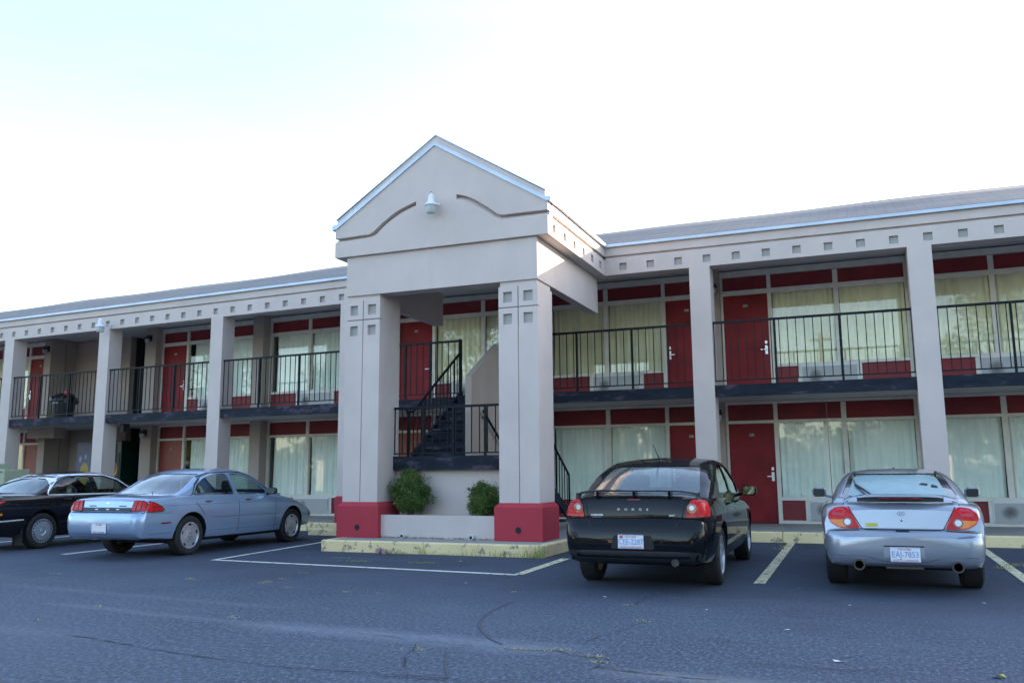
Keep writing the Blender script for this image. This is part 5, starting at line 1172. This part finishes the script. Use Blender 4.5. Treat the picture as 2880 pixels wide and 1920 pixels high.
for x in (-.30, .30): C.rear('badge', [(x-.07, .782), (x+.07, .782), (x+.07, .795), (x-.07, .795)], 'black_plastic', .007, .04)
for x in (-.2, .02, .22): C.rear('badge', [(x-.03, .732), (x+.03, .732), (x+.03, .744), (x-.03, .744)], 'rim_silver', .009, .04)
C.rear('emblem', [(-.03, .825), (-.01, .825), (-.01, .818), (.01, .818), (.01, .825), (.03, .825), (.03, .835), (.01, .835), (.01, .842), (-.01, .842), (-.01, .835), (-.03, .835)], 'chrome', .007, .05)
C.rear('plate_recess', [(-.19, .395), (.20, .395), (.19, .545), (-.19, .545)], 'paint_blue', .003, .04)
C.plate(.0, .465, '', w_=.28, hgt=.145)
C.text('TRS 3168', .085, 'vend_pale', .0, .465, 'plate_number', y=C.yat(0, .465)-.022, sx=.7, extr=.001) if False else None
for z, w2 in ((.675, .008), (.375, .007)): C.side('body_crease', strip_on([(.22, z), (.62 if z > .5 else .66, z)], w2), 'crease_grey', .002, step=.05)
C.side('side_moulding', strip_on([(1.50, .585), (3.28, .565)], .022), 'paint_blue', .012); C.side('moulding_shadow', strip_on([(1.50, .571), (3.28, .551)], .007), 'crease_grey', .0125)
C.side('body_crease', strip_on([(.55, .785), (3.4, .765)], .005), 'crease_grey', .002); C.side('body_crease', strip_on([(1.5, .36), (3.3, .345)], .006), 'crease_grey', .002)
doorseams(C, (2.18, 3.18), .30, .90); C.side('door_seam', strip_on([(1.12, .90), (1.15, .80), (1.26, .70), (1.34, .62)], .009), 'seam', .003)
C.side('window_trim', strip_on([(1.11, .905), (1.23, 1.09), (1.43, 1.215), (1.64, 1.275), (2.1, 1.292), (2.36, 1.282), (2.65, 1.205), (3.03, .99)], .016), 'black_plastic', .007, cab=True, step=.03)
C.side('side_marker', [(.42, .515), (.62, .52), (.62, .54), (.42, .535)], 'tail_red_dark', .008, step=.05)
C.rear('bumper_seam', strip_on([(-.745, .694), (.745, .694)], .007), 'seam', .004, .05)
C.rear('bumper_highlight', strip_on([(-.68, .385), (.68, .385)], .010), 'paint_silver', .006, .05)  # strip of another paint draws the highlight along the bumper
for yy in (1.42, 2.42):
    for sg in (1, -1):
        x_ = C.bvh.ray_cast(Vector((3*sg, yy, .83)), Vector((-sg, 0, 0)))[0].x; m = MB(); a0, a1 = sorted((x_+sg*.002, x_+sg*.022)); m.bbox(a0, a1, yy-.075, yy+.075, .822, .846, .006); m.bbox(*sorted((x_+sg*.002, x_+sg*.012)), yy+.09, yy+.115, .815, .838, .004); P = C.loc(m, 'door_handle', 'paint_silver')
        m = MB(); m.box(*sorted((x_, x_+sg*.008)), yy-.06, yy+.06, .806, .821); C.loc(m, 'handle_recess', 'seam', P)
for sg in (1, -1): C.mirror(sg*.86, 2.98, .955, sg, 'black_plastic', (.16, .11))
m = MB(); m.bbox(.63, .66, 4.30, 4.36, .50, .54, .005); 
C.side('side_marker', [(4.30, .47), (4.45, .47), (4.45, .50), (4.30, .50)], 'tail_red_dark', .006, step=.05)
m = MB(); m.box(-.55, .55, .85, 4.2, .19, .30); C.loc(m, 'underbody', 'underbody')
m = MB(); m.tube([(.20, .80, .95), (.20, .82, .985)], .006, 5); C.loc(m, 'antenna', 'black_plastic')

# --- dark sedan with chrome trim
Dk = Car('parked_car', 'dark sedan with chrome window trim and silver hubcaps at the far left edge', 'car', (-14.05, 9.98, 0), .012,
  [(0, .40, .58, .595, .62), (.03, .34, .66, .675, .70), (.08, .30, .69, .70, .745), (.11, .29, .70, .715, .76), (.14, .28, .84, .87, .765), (.19, .28, .885, .905, .77), (.5, .26, .90, .925, .79), (1.1, .23, .905, .94, .80), (2.2, .22, .89, .93, .80), (3.2, .22, .865, .92, .80), (3.8, .23, .80, .87, .79), (4.3, .27, .68, .75, .74), (4.6, .32, .54, .6, .6)],
  [(.80, .86, .90, .69, .55), (.95, .86, .955, .70, .56), (1.45, .86, 1.20, .735, .58), (1.8, .86, 1.29, .745, .585), (2.2, .86, 1.31, .745, .585), (2.6, .86, 1.265, .74, .58), (3.2, .86, 1.0, .71, .56), (3.5, .86, .9, .69, .55)],
  'paint_dark', (1.02, 3.72), .305, .20,
  [[(1.16, .93), (1.30, 1.08), (1.46, 1.18), (1.62, 1.23), (2.05, 1.24), (2.16, .915)], [(2.24, .912), (2.14, 1.24), (2.4, 1.23), (2.65, 1.16), (2.98, .98), (3.02, .905)]],
  [(-.61, .955), (.61, .955), (.49, 1.235), (-.49, 1.235)], [(-.6, .98), (.6, .98), (.5, 1.22), (-.5, 1.22)],
  'car_glass', 'dew_glass', .805, dict(rim='teeth', seats=[(-.38, 2.35, 1.12), (.38, 2.35, 1.12)], gap=.05), cabin_z0=.86)
Dk.side('window_trim', strip_on([(1.125, .925), (1.15, .985), (1.20, 1.035), (1.27, 1.095), (1.35, 1.15), (1.43, 1.197), (1.52, 1.232), (1.61, 1.252), (1.8, 1.263), (2.1, 1.268), (2.42, 1.255), (2.70, 1.175), (3.06, .96)], .026), 'bright_trim', .008, cab=True, step=.03)
Dk.side('belt_trim', strip_on([(1.13, .912), (3.05, .905)], .024), 'bright_trim', .016, cab=True, step=.03)
Dk.side('bumper_trim', strip_on([(.12, .50), (.62, .515)], .020), 'bright_trim', .008, step=.05); Dk.side('body_crease', strip_on([(.3, .775), (3.5, .755)], .006), 'seam', .002)
Dk.side('side_marker', [(.14, .595), (.22, .60), (.22, .635), (.14, .63)], 'tail_orange', .008, step=.05)
doorseams(Dk, (2.20, 3.2), .30, .90)
Dk.rear('tail_light', [(.40, .71), (.76, .72), (.76, .83), (.42, .84)], 'tail_red', .012, .03, mirror=True)
Dk.plate(0, .48, '')
for sg in (1, -1): Dk.mirror(sg*.87, 3.0, .95, sg, 'paint_dark', (.16, .11))
for yy in (1.48, 2.46):
    for sg in (1, -1):
        x_ = Dk.bvh.ray_cast(Vector((3*sg, yy, .83)), Vector((-sg, 0, 0)))[0].x; m = MB(); m.bbox(*sorted((x_+sg*.002, x_+sg*.022)), yy-.08, yy+.08, .822, .846, .006); Dk.loc(m, 'door_handle', 'black_plastic')
m = MB(); m.box(-.55, .55, .85, 4.2, .19, .30); Dk.loc(m, 'underbody', 'underbody')
m = MB(); m.box(.60, .615, .58, .62, .08, .30); m.box(.60, .80, .60, .607, .10, .34); Dk.loc(m, 'mud_flap', 'rubber')
